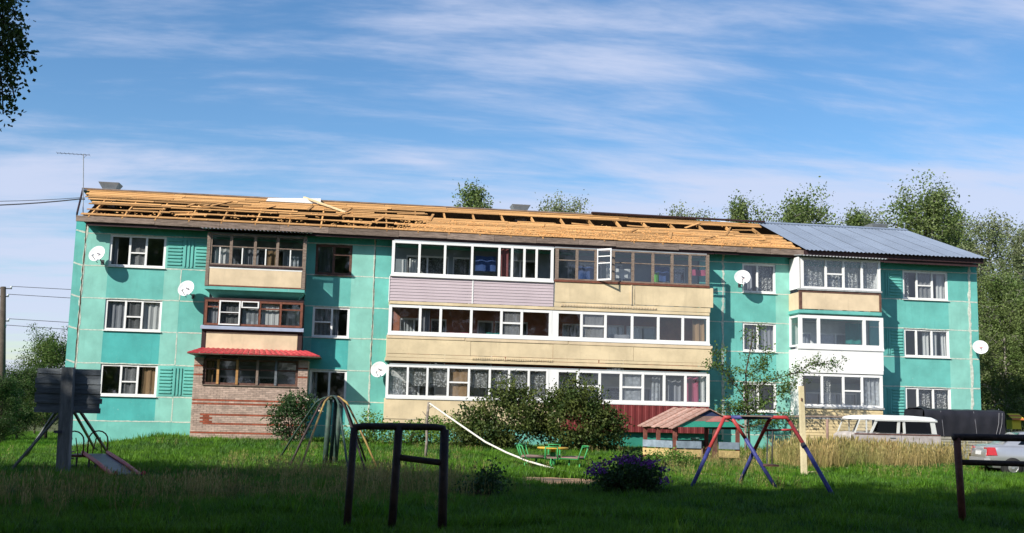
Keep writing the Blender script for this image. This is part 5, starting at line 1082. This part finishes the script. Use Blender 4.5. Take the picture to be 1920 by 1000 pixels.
MB().add([(vpt(1607, 812).x, vy+.055, gl0-.01), (vpt(1630, 812).x, vy+.055, gl0-.01), (vpt(1641, 790).x, vy+.075, gl1), (vpt(1614, 790).x, vy+.075, gl1)], [(0, 1, 2, 3)]).build('side_window', 'glass', van)
MB().add([(vpt(1603, 812).x, vy+.1, gl0), (vpt(1613, 790).x, vy+.15, gl1), (vpt(1613, 790).x, vy+Wd-.15, gl1), (vpt(1603, 812).x, vy+Wd-.1, gl0)], [(0, 1, 2, 3)]).build('windscreen', 'glass', van)
MB().box(vpt(1655, 812).x, vpt(1757, 812).x, vy+.95, vy+1.0, gl0-.1, gl1-.03).build('dark_backing', 'black_plastic', van)  # black sheet behind the side windows, stands in for the dim interior
MB().box(vxa+.2, vxb-.03, vy-.018, vy+.0, zg+zbl-.05, zg+zbl-.01).build('belt_strip', 'rust_red', van)
MB().box(X(1690, 815, vy)-.006, X(1690, 815, vy)+.006, vy-.004, vy+.01, zg+.45, zg+zbl).build('door_gap', 'black_plastic', van); MB().box(X(1668, 818, vy), X(1678, 818, vy), vy-.04, vy, zg+zbl-.18, zg+zbl-.15).build('door_handle', 'galv', van)
for u in (.2, .8): 
    for yy in (vy+.12, vy+Wd-.12): wheel(van, (vxa+(vxb-vxa)*u, yy, float(gz(vxa+(vxb-vxa)*u, yy))+.33), .35, .2, (0, -1, 0), 'galv')
# tarp trailer
ty = -2.25; o0 = gp(X(1812, 840, ty), ty+.85); tr = thing('covered_trailer', o0, 'trailer with a black tarpaulin cover and pale slatted sides behind the van', 'trailer')
xa, xb = X(1733, 800, ty), X(1884, 800, ty); zt_ = onY(1810, 769, ty).z; zb_ = onY(1810, 819, ty).z; W2 = 1.7
def tarp(u, v):
    x = xa+(xb-xa)*u; s = v*(W2+2*(zt_-zb_)); hh = zt_-zb_; sag = .035*abs(math.sin(u*math.pi*3)); rnd = .04*math.sin(u*23+v*5)*.3
    if s < hh: q = s/hh; return (x+.02*math.sin(v*30), ty-.01-.03*math.sin(q*3.1)*(1+math.sin(u*40)*.5)+(.10*max(0, (q-.85)/.15)), zb_+s-sag*q*.5)
    if s < hh+W2: return (x, ty+.1+(s-hh)*(W2-.2)/W2, zt_-sag+rnd+.05*math.sin((s-hh)/W2*math.pi))
    return (x, ty+W2, zt_-(s-hh-W2))
MB().sheet(tarp, 48, 42).build('tarpaulin', 'tarp', tr, True)
for xe, sg in ((xa, -1), (xb, 1)): MB().sheet(lambda u, v: (xe+sg*(.03+.06*math.sin(v*3.1)*(.6+.4*math.sin(u*9))), ty+.02+(W2-.04)*u, zb_+(zt_-zb_-.03)*v), 10, 8).build('end_flap', 'tarp', tr, True)
for px_ in (1766, 1828): xx = X(px_, 795, ty); MB().tube([(xx+.06, ty-.05, zb_), (xx, ty-.06, (zb_+zt_)/2), (xx-.03, ty+.03, zt_-.06)], .012, 5).build('seam', 'tarp_seam', tr)
for px_ in (1873, 1879): xx = X(px_, 795, ty); MB().tube([(xx-.2, ty-.05, zb_+.05), (xx-.05, ty-.06, (zb_+zt_)/2), (xx+.02, ty-.01, zt_-.1)], .016, 5).build('fold', 'tarp_seam', tr)
nb = 5; zlo = onY(1810, 845, ty).z; zlo = max(zlo, o0.z+.3)
for i in range(nb): h = (zb_-zlo)/nb; MB().box(xa, xb, ty-.0, ty+.03, zlo+i*h, zlo+(i+1)*h-.025).build('side_slat', 'trailer_board', tr)
for px_ in (1760, 1808, 1850): xx = X(px_, 830, ty); MB().box(xx-.03, xx+.03, ty-.03, ty-.002, zlo-.03, zb_).build('stake', 'trailer_board', tr)
MB().box(xa, xb, ty+.04, ty+W2-.04, zlo-.1, zlo-.01).build('bed', 'trailer_board', tr); MB().box(xa, xb, ty+W2-.03, ty+W2, zlo, zb_).build('far_side', 'trailer_board', tr)
for yy in (ty+.15, ty+W2-.15): wheel(tr, ((xa+xb)/2, yy, float(gz((xa+xb)/2, yy))+.30), .32, .18, (0, -1, 0), 'galv')
MB().beam((xa, ty+W2/2, zlo-.05), (xa-.0, ty+W2/2, o0.z), .06, .06).build('prop', 'dark_metal', tr)
MB().add([(xa+.1, ty+.6, zt_-.02), (X(1757, 760, ty), ty+.7, onY(1757, 766, ty).z), (X(1745, 757, ty), ty+.9, zt_+.16), (xa+.0, ty+1.2, zt_-.02), (X(1770, 766, ty), ty+.9, zt_+.02)], [(0, 1, 2), (0, 2, 3), (1, 4, 2), (2, 4, 3)]).build('tarp_ridge', 'tarp', tr)
# silver saloon: local +u is forward (to the right), built in world through a frame
cw = G(1907, 893); hd = math.radians(-15); eu = Vector((math.cos(hd), math.sin(hd), 0)); ev = Vector((-math.sin(hd), math.cos(hd), 0))
cb_ = Vector((cw.x, cw.y, 0))-eu*.98+ev*.06; cz = float(gz(cb_.x+1, cb_.y+.8)); car = thing('silver_car', (cb_.x+eu.x*2.1+ev.x*.8, cb_.y+eu.y*2.1+ev.y*.8, cz), 'silver saloon car seen from behind at the right picture edge', 'car')
CWD = 1.68; CS = 1.10
def C3(u, v, z): p = cb_+eu*(u*CS)+ev*(v*CS); return Vector((p.x, p.y, cz+z*CS))
def bsec(u, zb2, zm, zt2, hw, cr):
    h = CWD/2; a = []
    for s in (-1, 1):
        ring = [(h+s*hw*.90, zb2), (h+s*hw*.99, zb2+.10), (h+s*hw, zm), (h+s*hw*.975, zt2-.10), (h+s*hw*.90, zt2-.02), (h+s*hw*.45, zt2+cr)]
        a += ring if s < 0 else ring[::-1]
    return [C3(u, v, z) for v, z in a]
body = MB(); loft(body, [bsec(.0, .40, .56, .62, .74, 0), bsec(.03, .30, .58, .80, .79, .0), bsec(.10, .24, .6, .92, .81, .01), bsec(.45, .22, .6, .95, .84, .015), bsec(.9, .22, .6, .955, .84, .02), bsec(2.0, .20, .6, .93, .84, .02), bsec(3.0, .2, .6, .90, .84, .03), bsec(3.7, .22, .56, .80, .82, .03), bsec(4.05, .25, .5, .68, .76, .02), bsec(4.15, .32, .48, .58, .66, 0)]); body.build('body', 'silver', car, True)
def csec(u, z0, z1, h0, h1):
    h = CWD/2; return [C3(u, h-h0, z0), C3(u, h-h1, z1-.06), C3(u, h-h1*.82, z1), C3(u, h+h1*.82, z1), C3(u, h+h1, z1-.06), C3(u, h+h0, z0)]
cab = MB(); loft(cab, [csec(.55, .90, .97, .76, .72), csec(.80, .90, 1.12, .77, .68), csec(1.15, .90, 1.34, .77, .62), csec(1.5, .9, 1.395, .77, .60), csec(2.2, .9, 1.40, .77, .60), csec(2.6, .9, 1.33, .77, .61), csec(3.0, .9, 1.12, .77, .67), csec(3.3, .88, .96, .76, .72)]); cab.build('cabin', 'silver', car, True)
h = CWD/2
def panel(name, pts, mat): return MB().add([C3(*p) for p in pts], [tuple(range(len(pts)))]).build(name, mat, car)
panel('rear_window', [(.60, h-.62, .995), (.60, h+.62, .995), (1.13, h+.54, 1.345), (1.13, h-.54, 1.345)], 'car_glass')
panel('windscreen', [(3.24, h-.62, 1.005), (3.24, h+.62, 1.005), (2.64, h+.54, 1.335), (2.64, h-.54, 1.335)], 'car_glass')
for s, nm in ((-1, 'side_window'), (1, 'side_window')):
    k = lambda z: h+s*(.772-(z-.9)*.30+.012)
    panel(nm, [(1.0, k(.98), .98), (1.95, k(.98), .98), (1.95, k(1.31), 1.31), (1.35, k(1.31), 1.31)], 'car_glass'); panel(nm, [(2.03, k(.98), .98), (2.95, k(.98), .98), (2.55, k(1.30), 1.30), (2.03, k(1.31), 1.31)], 'car_glass')
for s in (-1, 1):
    a = h+s*.80; b_ = h+s*.50; c = h+s*.838
    MB().hexa([C3(.015, b_, .60), C3(.015, a, .60), C3(.075, a, .60), C3(.075, b_, .60)], [C3(.04, b_, .86), C3(.06, a, .86), C3(.12, a, .86), C3(.10, b_, .86)]).build('tail_lamp', 'lamp_red', car)
    MB().hexa([C3(.05, c, .62), C3(.34, c+s*.012, .62), C3(.34, c-s*.04, .62), C3(.05, c-s*.06, .62)], [C3(.07, c-s*.01, .87), C3(.28, c, .87), C3(.28, c-s*.05, .87), C3(.07, c-s*.07, .87)]).build('tail_lamp', 'lamp_red', car)
    MB().hexa([C3(.02, b_+s*.03, .63), C3(.02, a-s*.02, .63), C3(.05, a-s*.02, .63), C3(.05, b_+s*.03, .63)], [C3(.01, b_+s*.03, .68), C3(.01, a-s*.02, .68), C3(.05, a-s*.02, .68), C3(.05, b_+s*.03, .68)]).build('reversing_lamp', 'lamp_white', car)
MB().hexa([C3(-.06, .06, .30), C3(-.06, CWD-.06, .30), C3(.16, CWD-.02, .30), C3(.16, .02, .30)], [C3(-.04, .06, .52), C3(-.04, CWD-.06, .52), C3(.12, CWD-.02, .52), C3(.12, .02, .52)]).build('bumper', 'bumper', car)
MB().hexa([C3(.0, h-.28, .62), C3(.0, h+.28, .62), C3(.03, h+.28, .62), C3(.03, h-.28, .62)], [C3(.015, h-.28, .74), C3(.015, h+.28, .74), C3(.04, h+.28, .74), C3(.04, h-.28, .74)]).build('number_plate', 'plate_white', car)
for u in (.80, 3.25):
    for v in (.06, CWD-.06):
        wheel(car, C3(u, v, .27), .30*CS, .19, ev)
        MB().lathe([(.0, -.085), (.36*CS, -.085), (.36*CS, .08), (0, .08)], C3(u, v+(.03 if v < 1 else -.03), .28), 24, ev).build('wheel_arch', 'black_plastic', car)
MB().box(0, .01, 0, .01, 0, .01)
panel('door_gap', [(1.30, -.006, .35), (1.312, -.006, .35), (1.312, .018, .90), (1.30, .018, .90)], 'black_plastic')
# yellow shed far right
sy = 4.0; sp0 = gp(X(1902, 815, sy), sy); sh = thing('yellow_shed', sp0, 'small yellow box shed with orange striped roof below the birches', 'shed')
xa, xb = X(1897, 800, sy), X(1916, 800, sy); z1 = onY(1905, 788, sy).z; z2 = onY(1905, 777, sy).z; z0 = onY(1905, 805, sy).z
MB().box(xa+.04, xb-.04, sy, sy+.5, z0, z1).build('box', 'shed_yellow', sh); MB().box((xa+xb)/2-.05, (xa+xb)/2+.05, sy+.2, sy+.3, sp0.z-.1, z0).build('leg', 'stick_wood', sh)
for i in range(4):
    t0, t1 = i/4, (i+1)/4-.02; MB().hexa([(xa-.06, sy-.2+.5*t0, z1+(z2-z1)*t0), (xb+.06, sy-.2+.5*t0, z1+(z2-z1)*t0), (xb+.06, sy-.2+.5*t1, z1+(z2-z1)*t1), (xa-.06, sy-.2+.5*t1, z1+(z2-z1)*t1)], [(xa-.06, sy-.2+.5*t0, z1+.04+(z2-z1)*t0), (xb+.06, sy-.2+.5*t0, z1+.04+(z2-z1)*t0), (xb+.06, sy-.2+.5*t1, z1+.04+(z2-z1)*t1), (xa-.06, sy-.2+.5*t1, z1+.04+(z2-z1)*t1)]).build('roof_strip', ('shed_orange', 'shed_yellow')[i % 2], sh)

# ---------------------------------------------------------------- dishes, antenna, pole, wires
def dish(px_, py_, label, wallp, aim=(-.38, -1, .42), r=.36):
    """offset dish on a wall arm; wallp = wall foot in pixels"""
    wl = onY(wallp[0], wallp[1], 0); ax = Vector(aim).normalized(); c = onY(px_, py_, -.55); o = thing('satellite_dish', wl, label, 'satellite dish', 'satellite dishes on the facade')
    prof = [(r*t, .16*r*t*t*2-.0) for t in np.linspace(0.02, 1, 7)]
    m = MB().lathe(prof+[(r*1.03, .33*r), (r*1.0, .30*r)]+[(p[0], p[1]-.02) for p in prof[::-1]], c-ax*.05, 28, ax); m.build('reflector', 'dish_grey', o, True)
    fe = c+ax*.42+Vector((0, 0, -.24)); lowp = c+ax*.06+Vector((0, 0, -r*.95))
    MB().tube([lowp-ax*.1, lowp, fe], .014, 6).build('feed_arm', 'dark_metal', o, True)
    MB().tube([fe+Vector((0, 0, -.05)), fe, fe+(c-fe).normalized()*.10], .032, 8).build('receiver', 'dish_grey', o, True)
    MB().tube([Vector((wl.x, .0, wl.z)), Vector((wl.x, -.25, wl.z)), c-ax*.12+Vector((0, 0, -.05)), c-ax*.06], .022, 6).build('wall_arm', 'dark_metal', o, True)
    MB().box(wl.x-.06, wl.x+.06, -.02, .0, wl.z-.10, wl.z+.10).build('wall_plate', 'dark_metal', o)
    sd = ax.cross(Vector((0, 0, 1))).normalized(); up_ = sd.cross(ax); q = c+ax*.012
    mk = MB()
    for (u0, v0, u1, v1) in ((-.05, .06, .05, .03), (.05, .03, -.03, -.01), (-.03, -.01, .14, .02)): mk.beam(q-sd*u0+up_*v0+ax*.015, q-sd*u1+up_*v1+ax*.015, .03, .012, ax)
    mk.build('logo_mark', 'mark_dark', o, kind='stuff'); MB().beam(q-sd*.06+up_*-.07+ax*.022, q+sd*.07+up_*-.06+ax*.022, .02, .01, ax).build('logo_line', 'mark_red', o)
dish(183, 477, 'satellite dish left of the top-floor window at the left corner', (192, 492))
dish(350, 542, 'satellite dish beside the left stack of balconies', (362, 556))
dish(711, 694, 'satellite dish beside the ground-floor lace-curtained windows', (700, 690))
dish(1392, 521, 'satellite dish partly over the third-floor window with lace curtain', (1386, 535))
# corner dish on the right end of the building
ax = Vector((-.42, -1, .38)).normalized(); c = onY(1838, 652, -.35); o = thing('satellite_dish', (26.63, -.02, c.z-.1), 'satellite dish sticking out past the right corner of the building', 'satellite dish', 'satellite dishes on the facade')
r = .34; prof = [(r*t, .32*r*t*t) for t in np.linspace(.02, 1, 7)]
MB().lathe(prof+[(r*1.03, .33*r)]+[(p[0], p[1]-.02) for p in prof[::-1]], c-ax*.05, 28, ax).build('reflector', 'dish_grey', o, True)
MB().tube([c-ax*.05, c-ax*.15+Vector((-.1, 0, -.05)), Vector((26.55, -.01, c.z-.1))], .022, 6).build('wall_arm', 'dark_metal', o, True)
MB().tube([c+Vector((0, 0, -.3)), c+ax*.4+Vector((0, 0, -.22))], .014, 6).build('feed_arm', 'dark_metal', o); MB().beam(c+Vector((-.05, -.03, 0)), c+Vector((.1, -.03, .02)), .03, .02, ax).build('logo_line', 'mark_red', o)
# aerial
ya = .8; a0 = onY(157, 400, ya); a1 = onY(156.5, 289, ya); o = thing('tv_aerial', (a0.x, ya, a0.z-.3), 'thin television aerial on a mast at the left roof end', 'aerial')
MB().tube([(a0.x, ya, a0.z-.4), (a1.x, ya, a1.z)], .022, 6).build('mast', 'galv', o)
e0, e1 = onY(107, 287, ya-.1), onY(168, 291, ya+.1); MB().tube([e0, e1], .012, 6).build('boom', 'dark_metal', o)
for k in range(9): q = e0.lerp(e1, k/8); MB().tube([q+Vector((.02, -.22, .0)), q+Vector((-.02, .22, .0))], .006, 5).build('element', 'dark_metal', o)
q = e1; MB().tube([q+Vector((-.1, -.05, .0)), q+Vector((-.25, -.1, -.22))], .007, 5).build('element', 'dark_metal', o)
MB().beam((a0.x-.02, ya, a0.z-.0), (-14.9, ya, 9.7), .05, .05).build('bracket', 'dark_metal', o)
# utility pole
yp = 9.0; pb = gp(X(4, 820, yp), yp); pt = onY(6, 538, yp); o = thing('utility_pole', pb, 'weathered utility pole at the left picture edge', 'pole')
MB().tube([(pb.x, yp, pb.z-.2), (pt.x, yp, pt.z)], [.19, .13], 10).build('pole', 'pole_concrete', o, True)
wz = []
for py_, xx in ((541, .42), (556, .3), (602, .42), (614, .3)):
    z = onY(6, py_, yp).z; q = (pt.x+.12, yp, z); MB().tube([(pt.x-.5*xx, yp, z), (pt.x+xx, yp, z)], .03, 6).build('crossarm', 'dark_metal', o)
    MB().lathe([(.0, 0), (.04, 0), (.05, .05), (.03, .1), (0, .12)], (pt.x+xx-.03, yp, z+.03), 8).build('insulator', 'dish_grey', o, True); wz.append((pt.x+xx-.03, z+.12))
for k, ((xx, z), zb3, lb) in enumerate(zip(wz, (9.0, 8.3, 6.9, 6.3), ('topmost', 'second', 'third', 'lowest'))):
    pts = [(xx+(8-xx)*t, yp+2.6*t, z+(zb3-z)*t-.9*4*t*(1-t)*.5) for t in np.linspace(0, 1, 12)]
    tag(MB().tube(pts, .014, 4).build('wire', 'wire', None, True), f'{lb} of the four thin wires running from the utility pole behind the building', 'wire', 'wires from the utility pole')
e = onY(150, 373.5, .8); far = onY(-260, 378, 2.0)
tag(MB().tube([far.lerp(e, t)+Vector((0, 0, -.25*4*t*(1-t))) for t in np.linspace(0, 1, 12)]+[Vector((a0.x, .8, e.z))], .028, 5).build('wire', 'wire', None, True), 'thick dark cable reaching the aerial mast from the left', 'wire', 'cables at the left roof end')
e = onY(150, 371, .8); far = onY(-260, 368, 2.0)
tag(MB().tube([far.lerp(e, t)+Vector((0, 0, -.2*4*t*(1-t))) for t in np.linspace(0, 1, 12)]+[Vector((a0.x, .8, e.z))], .014, 5).build('wire', 'wire', None, True), 'thin upper cable reaching the aerial mast from the left', 'wire', 'cables at the left roof end')

# ---------------------------------------------------------------- things on the balconies
def cloth(px0, px1, py0, py1, y, mat, label, name='hanging_cloth', cat='laundry'):
    x0, x1 = X(px0, py0, y), X(px1, py0, y); z1, z0 = onY(px0, py0, y).z, onY(px0, py1, y).z
    c = MB().sheet(lambda u, v: (x0+(x1-x0)*u, y+.02*math.sin(u*12+v*2), z0+(z1-z0)*v+.01*math.sin(u*9)), 14, 5).sheet(lambda u, v: (x1-(x1-x0)*u, y+.012+.02*math.sin((1-u)*12+v*2), z0+(z1-z0)*v+.01*math.sin((1-u)*9)), 14, 5)
    tag(c.build(name, mat, None, True), label, cat)
cloth(1137, 1149, 503, 524, -.75, 'curtain_white', 'small white cloth drying behind the open sash')
cloth(1155, 1182, 504, 522, -.75, 'curtain_white', 'larger white cloth drying right of the open sash')
cloth(1226, 1236, 511, 529, -.8, 'cloth_green', 'bright green cloth in the brown-framed third-floor balcony')
cloth(1298, 1323, 506, 517, -.7, 'cloth_pink', 'red cloth at the right end of the third-floor brown-framed balcony')
cloth(1082, 1113, 500, 524, -.4, 'cloth_blue', 'blue cloth in the third-floor balcony left of the open sash')
cloth(1227, 1255, 500, 527, -.35, 'cloth_blue', 'blue cloth behind the bright green one')
cloth(834, 878, 623, 632, -.85, 'cloth_pink', 'flowered blanket over the rail of the second-floor long balcony')
cloth(912, 938, 624, 634, -.85, 'cloth_teal', 'teal blanket on the second-floor long balcony')
cloth(1142, 1180, 627, 641, -.8, 'curtain_grey', 'heap of grey laundry on the right part of the second-floor balcony')
cloth(892, 930, 480, 508, -.5, 'cloth_blue', 'dark blue cloth behind the lilac-sided balcony glazing')
cloth(1585, 1614, 606, 645, -.35, 'cloth_teal', 'dark patterned cloth inside the white-framed second-floor right balcony')
#@@GRASS
# ---------------------------------------------------------------- grass
def tuft(name, mat, blades, hgt, wid, spread, lean, heads=False, seed=0):
    r = random.Random(seed); m = MB()
    for i in range(blades):
        a = r.random()*6.283; rr = spread*math.sqrt(r.random()); b = Vector((rr*math.cos(a), rr*math.sin(a), -.02)); h = hgt*r.uniform(.55, 1.15); da = r.random()*6.283; ln = lean*r.uniform(.3, 1.2)*h
        d = Vector((math.cos(da), math.sin(da), 0)); s = Vector((-d.y, d.x, 0))*wid*r.uniform(.6, 1.2)*.5
        p1 = b+Vector((0, 0, h*.55))+d*ln*.35; p2 = b+Vector((0, 0, h))+d*ln
        m.add([b-s, b+s, p1+s*.8, p1-s*.8, p2], [(0, 1, 2, 3), (3, 2, 4)])
        if heads:
            s2 = s*2.2; q = p2+(p2-p1)*.22; mm = p2.lerp(p1, .25); m.add([mm, p2-s2, q, p2+s2], [(0, 1, 2, 3)])
    me = bpy.data.meshes.new(name); me.from_pydata(m.v, [], m.f); me.materials.append(MATS[mat]); return bpy.data.objects.new(name, me)
def scatter(name, label, pts, sc, variants, seed):
    """one stuff object: instances of a few tufts on the given points"""
    me = bpy.data.meshes.new(name); me.from_pydata(pts.tolist(), [], []); n = len(pts); r = np.random.default_rng(seed)
    at = me.attributes.new('sc', 'FLOAT', 'POINT'); at.data.foreach_set('value', sc.astype(np.float32))
    at = me.attributes.new('rz', 'FLOAT_VECTOR', 'POINT'); rz = np.zeros((n, 3), np.float32); rz[:, 2] = r.uniform(0, 6.283, n); rz[:, :2] = r.normal(0, .12, (n, 2)); at.data.foreach_set('vector', rz.ravel())
    at = me.attributes.new('vi', 'INT', 'POINT'); at.data.foreach_set('value', r.integers(0, len(variants), n).astype(np.int32))
    ob = bpy.data.objects.new(name, me); COL.objects.link(ob); ob['kind'] = 'stuff'; ob['label'] = label
    col = bpy.data.collections.new(name+'_tufts')
    for v_ in variants: col.objects.link(v_)
    ng = bpy.data.node_groups.new(name+'_scatter', 'GeometryNodeTree'); ng.interface.new_socket('Geometry', in_out='INPUT', socket_type='NodeSocketGeometry'); ng.interface.new_socket('Geometry', in_out='OUTPUT', socket_type='NodeSocketGeometry')
    gi = ng.nodes.new('NodeGroupInput'); go = ng.nodes.new('NodeGroupOutput'); ip = ng.nodes.new('GeometryNodeInstanceOnPoints'); ci = ng.nodes.new('GeometryNodeCollectionInfo')
    ci.inputs[0].default_value = col; ci.inputs[1].default_value = True; ci.inputs[2].default_value = True
    def attr(nm, t):
        a = ng.nodes.new('GeometryNodeInputNamedAttribute'); a.data_type = t; a.inputs[0].default_value = nm; return a.outputs[0]
    ng.links.new(gi.outputs[0], ip.inputs['Points']); ng.links.new(ci.outputs[0], ip.inputs['Instance']); ip.inputs['Pick Instance'].default_value = True
    ng.links.new(attr('vi', 'INT'), ip.inputs['Instance Index']); ng.links.new(attr('rz', 'FLOAT_VECTOR'), ip.inputs['Rotation']); ng.links.new(attr('sc', 'FLOAT'), ip.inputs['Scale']); ng.links.new(ip.outputs[0], go.inputs[0])
    md = ob.modifiers.new('scatter', 'NODES'); md.node_group = ng; return ob
def vnoise(x, y, s, seed):
    """cheap smooth value noise"""
    r = np.random.default_rng(seed); g = r.random((64, 64)); u = x*s; v = y*s; i = np.floor(u).astype(int); j = np.floor(v).astype(int); fu = u-i; fv = v-j; fu = fu*fu*(3-2*fu); fv = fv*fv*(3-2*fv)
    a = g[i % 64, j % 64]; b = g[(i+1) % 64, j % 64]; c = g[i % 64, (j+1) % 64]; d = g[(i+1) % 64, (j+1) % 64]; return (a*(1-fu)+b*fu)*(1-fv)+(c*(1-fu)+d*fu)*fv
def region(n, seed, ymin=-34.5, ymax=-.05):
    r = np.random.default_rng(seed); y = r.uniform(ymin, ymax, n); d = y-CAMY; lo = CAMX-.33*d-3.5; hi = CAMX+.71*d+4.5; x = lo+(hi-lo)*r.random(n); return x, y
def clear(x, y, keep_porch=True):
    ok = np.ones(len(x), bool)
    for (a, b, c) in ((-9.8, -5.05, -1.35), (-1.75, 12.75, -1.05), (17.0, 21.1, -1.2)): ok &= ~((x > a) & (x < b) & (y > c))
    ok &= ~((x > -15.3) & (x < 26.7) & (y > -.03))
    for cx, cy, rx, ry in DIRT: ok &= (((x-cx)/(rx*1.0))**2+((y-cy+.5)/(ry*1.25))**2) > 1
    return ok
def in_px(x, y, pts):   # soft membership of a ground polygon given by pixel corners
    P_ = [G(*p) for p in pts]; ins = np.zeros(len(x), bool); n = len(P_)
    for i in range(n):
        a, b = P_[i], P_[(i+1) % n]; c = ((a.y > y) != (b.y > y)) & (x < (b.x-a.x)*(y-a.y)/(b.y-a.y+1e-9)+a.x); ins ^= c
    return ins
TA = [tuft('tuft', 'grass_green', 16, .11, .011, .10, .55, seed=i) for i in range(4)]
x, y = region(175000, 1); d = y-CAMY; keep = rng.random(len(x)) < np.clip(1.1-(d-14)/45, .35, 1); k = clear(x, y) & keep; x, y = x[k], y[k]
sc = .55+.7*vnoise(x, y, .55, 3)+.5*vnoise(x, y, 2.1, 4)+.3*rng.random(len(x)); sc = np.where((vnoise(x, y, 1.4, 8) > .72) & (rng.random(len(x)) < .5), sc*1.7, sc); nearwall = np.clip((y+5)/4, 0, 1); sc *= 1+.5*nearwall
xo = np.concatenate([rng.uniform(-34, -15.4, 9000), rng.uniform(26.8, 36, 3000)]); yo = np.concatenate([rng.uniform(-.1, 26, 9000), rng.uniform(-.1, 8, 3000)]); x = np.concatenate([x, xo]); y = np.concatenate([y, yo]); sc = np.concatenate([sc, rng.uniform(1.3, 2.6, len(xo))])
scatter('lawn_grass', 'short green lawn grass', np.stack([x, y, gz(x, y)], 1), sc, TA, 5)
x, y = region(70000, 30); k = clear(x, y); x, y = x[k], y[k]; k = (vnoise(x, y, .7, 31) > .5) | (rng.random(len(x)) < .12); x, y = x[k], y[k]
TS = [tuft('tuft', 'grass_herb', 9, .17, .022, .10, .8, seed=40+i) for i in range(4)]  # wider blades in the herbs' own darker green
scatter('ground_herbs', 'broad-leaved weeds among the lawn grass', np.stack([x, y, gz(x, y)], 1), .45+.9*rng.random(len(x))**1.5+.35*np.clip((y+16)/10, 0, 1), TS, 6)
TD = [tuft('tuft', 'grass_dry', 9, .62, .010, .13, .28, True, seed=20+i) for i in range(5)]
x, y = region(90000, 9); ok = clear(x, y)
xt, yt2 = x, y; x = x+rng.normal(0, .35, len(x)); y = y+rng.normal(0, .6, len(y))+1.6*(vnoise(xt, yt2, .9, 91)-.5)
left = in_px(x, y, [(-80, 930), (200, 915), (420, 900), (560, 890), (700, 880), (760, 885), (880, 905), (860, 945), (600, 960), (300, 965), (-80, 965)]) & (vnoise(x, y, .6, 12) > .30)
right = (rng.random(len(x)) < .35+.65*(vnoise(x, y, 1.3, 78) > .35)) & in_px(x, y, [(1470, 880), (1500, 835), (1600, 838), (1760, 845), (1800, 848), (1800, 872), (1640, 878), (1560, 882)]) & (y < -4.35)
rm = in_px(x, y, [(1225, 900), (1310, 850), (1400, 835), (1490, 838), (1500, 885), (1420, 898), (1330, 900)]) & (vnoise(x, y, .9, 13) > .42)
van_keep = yt2 < -4.35; x, y = xt, yt2; right &= van_keep; rr_ = rng.random(len(x)); k = ok & ((left & (rr_ < .20)) | right | (rm & (rr_ < .22)) | ((vnoise(x, y, .5, 15) > .78) & (rr_ < .07) & (y > -28)))
scl = np.where(right, .62+.75*vnoise(x, y, .8, 77)+.35*rr_, .45+.4*rr_); scl = np.where(left, .30+.5*vnoise(x, y, 1.1, 14), scl); scl = np.where(rm, .4+.35*rr_*3, scl)
scatter('dry_grass', 'tall dry straw-coloured grass', np.stack([x, y, gz(x, y)], 1)[k], scl[k], TD, 7)
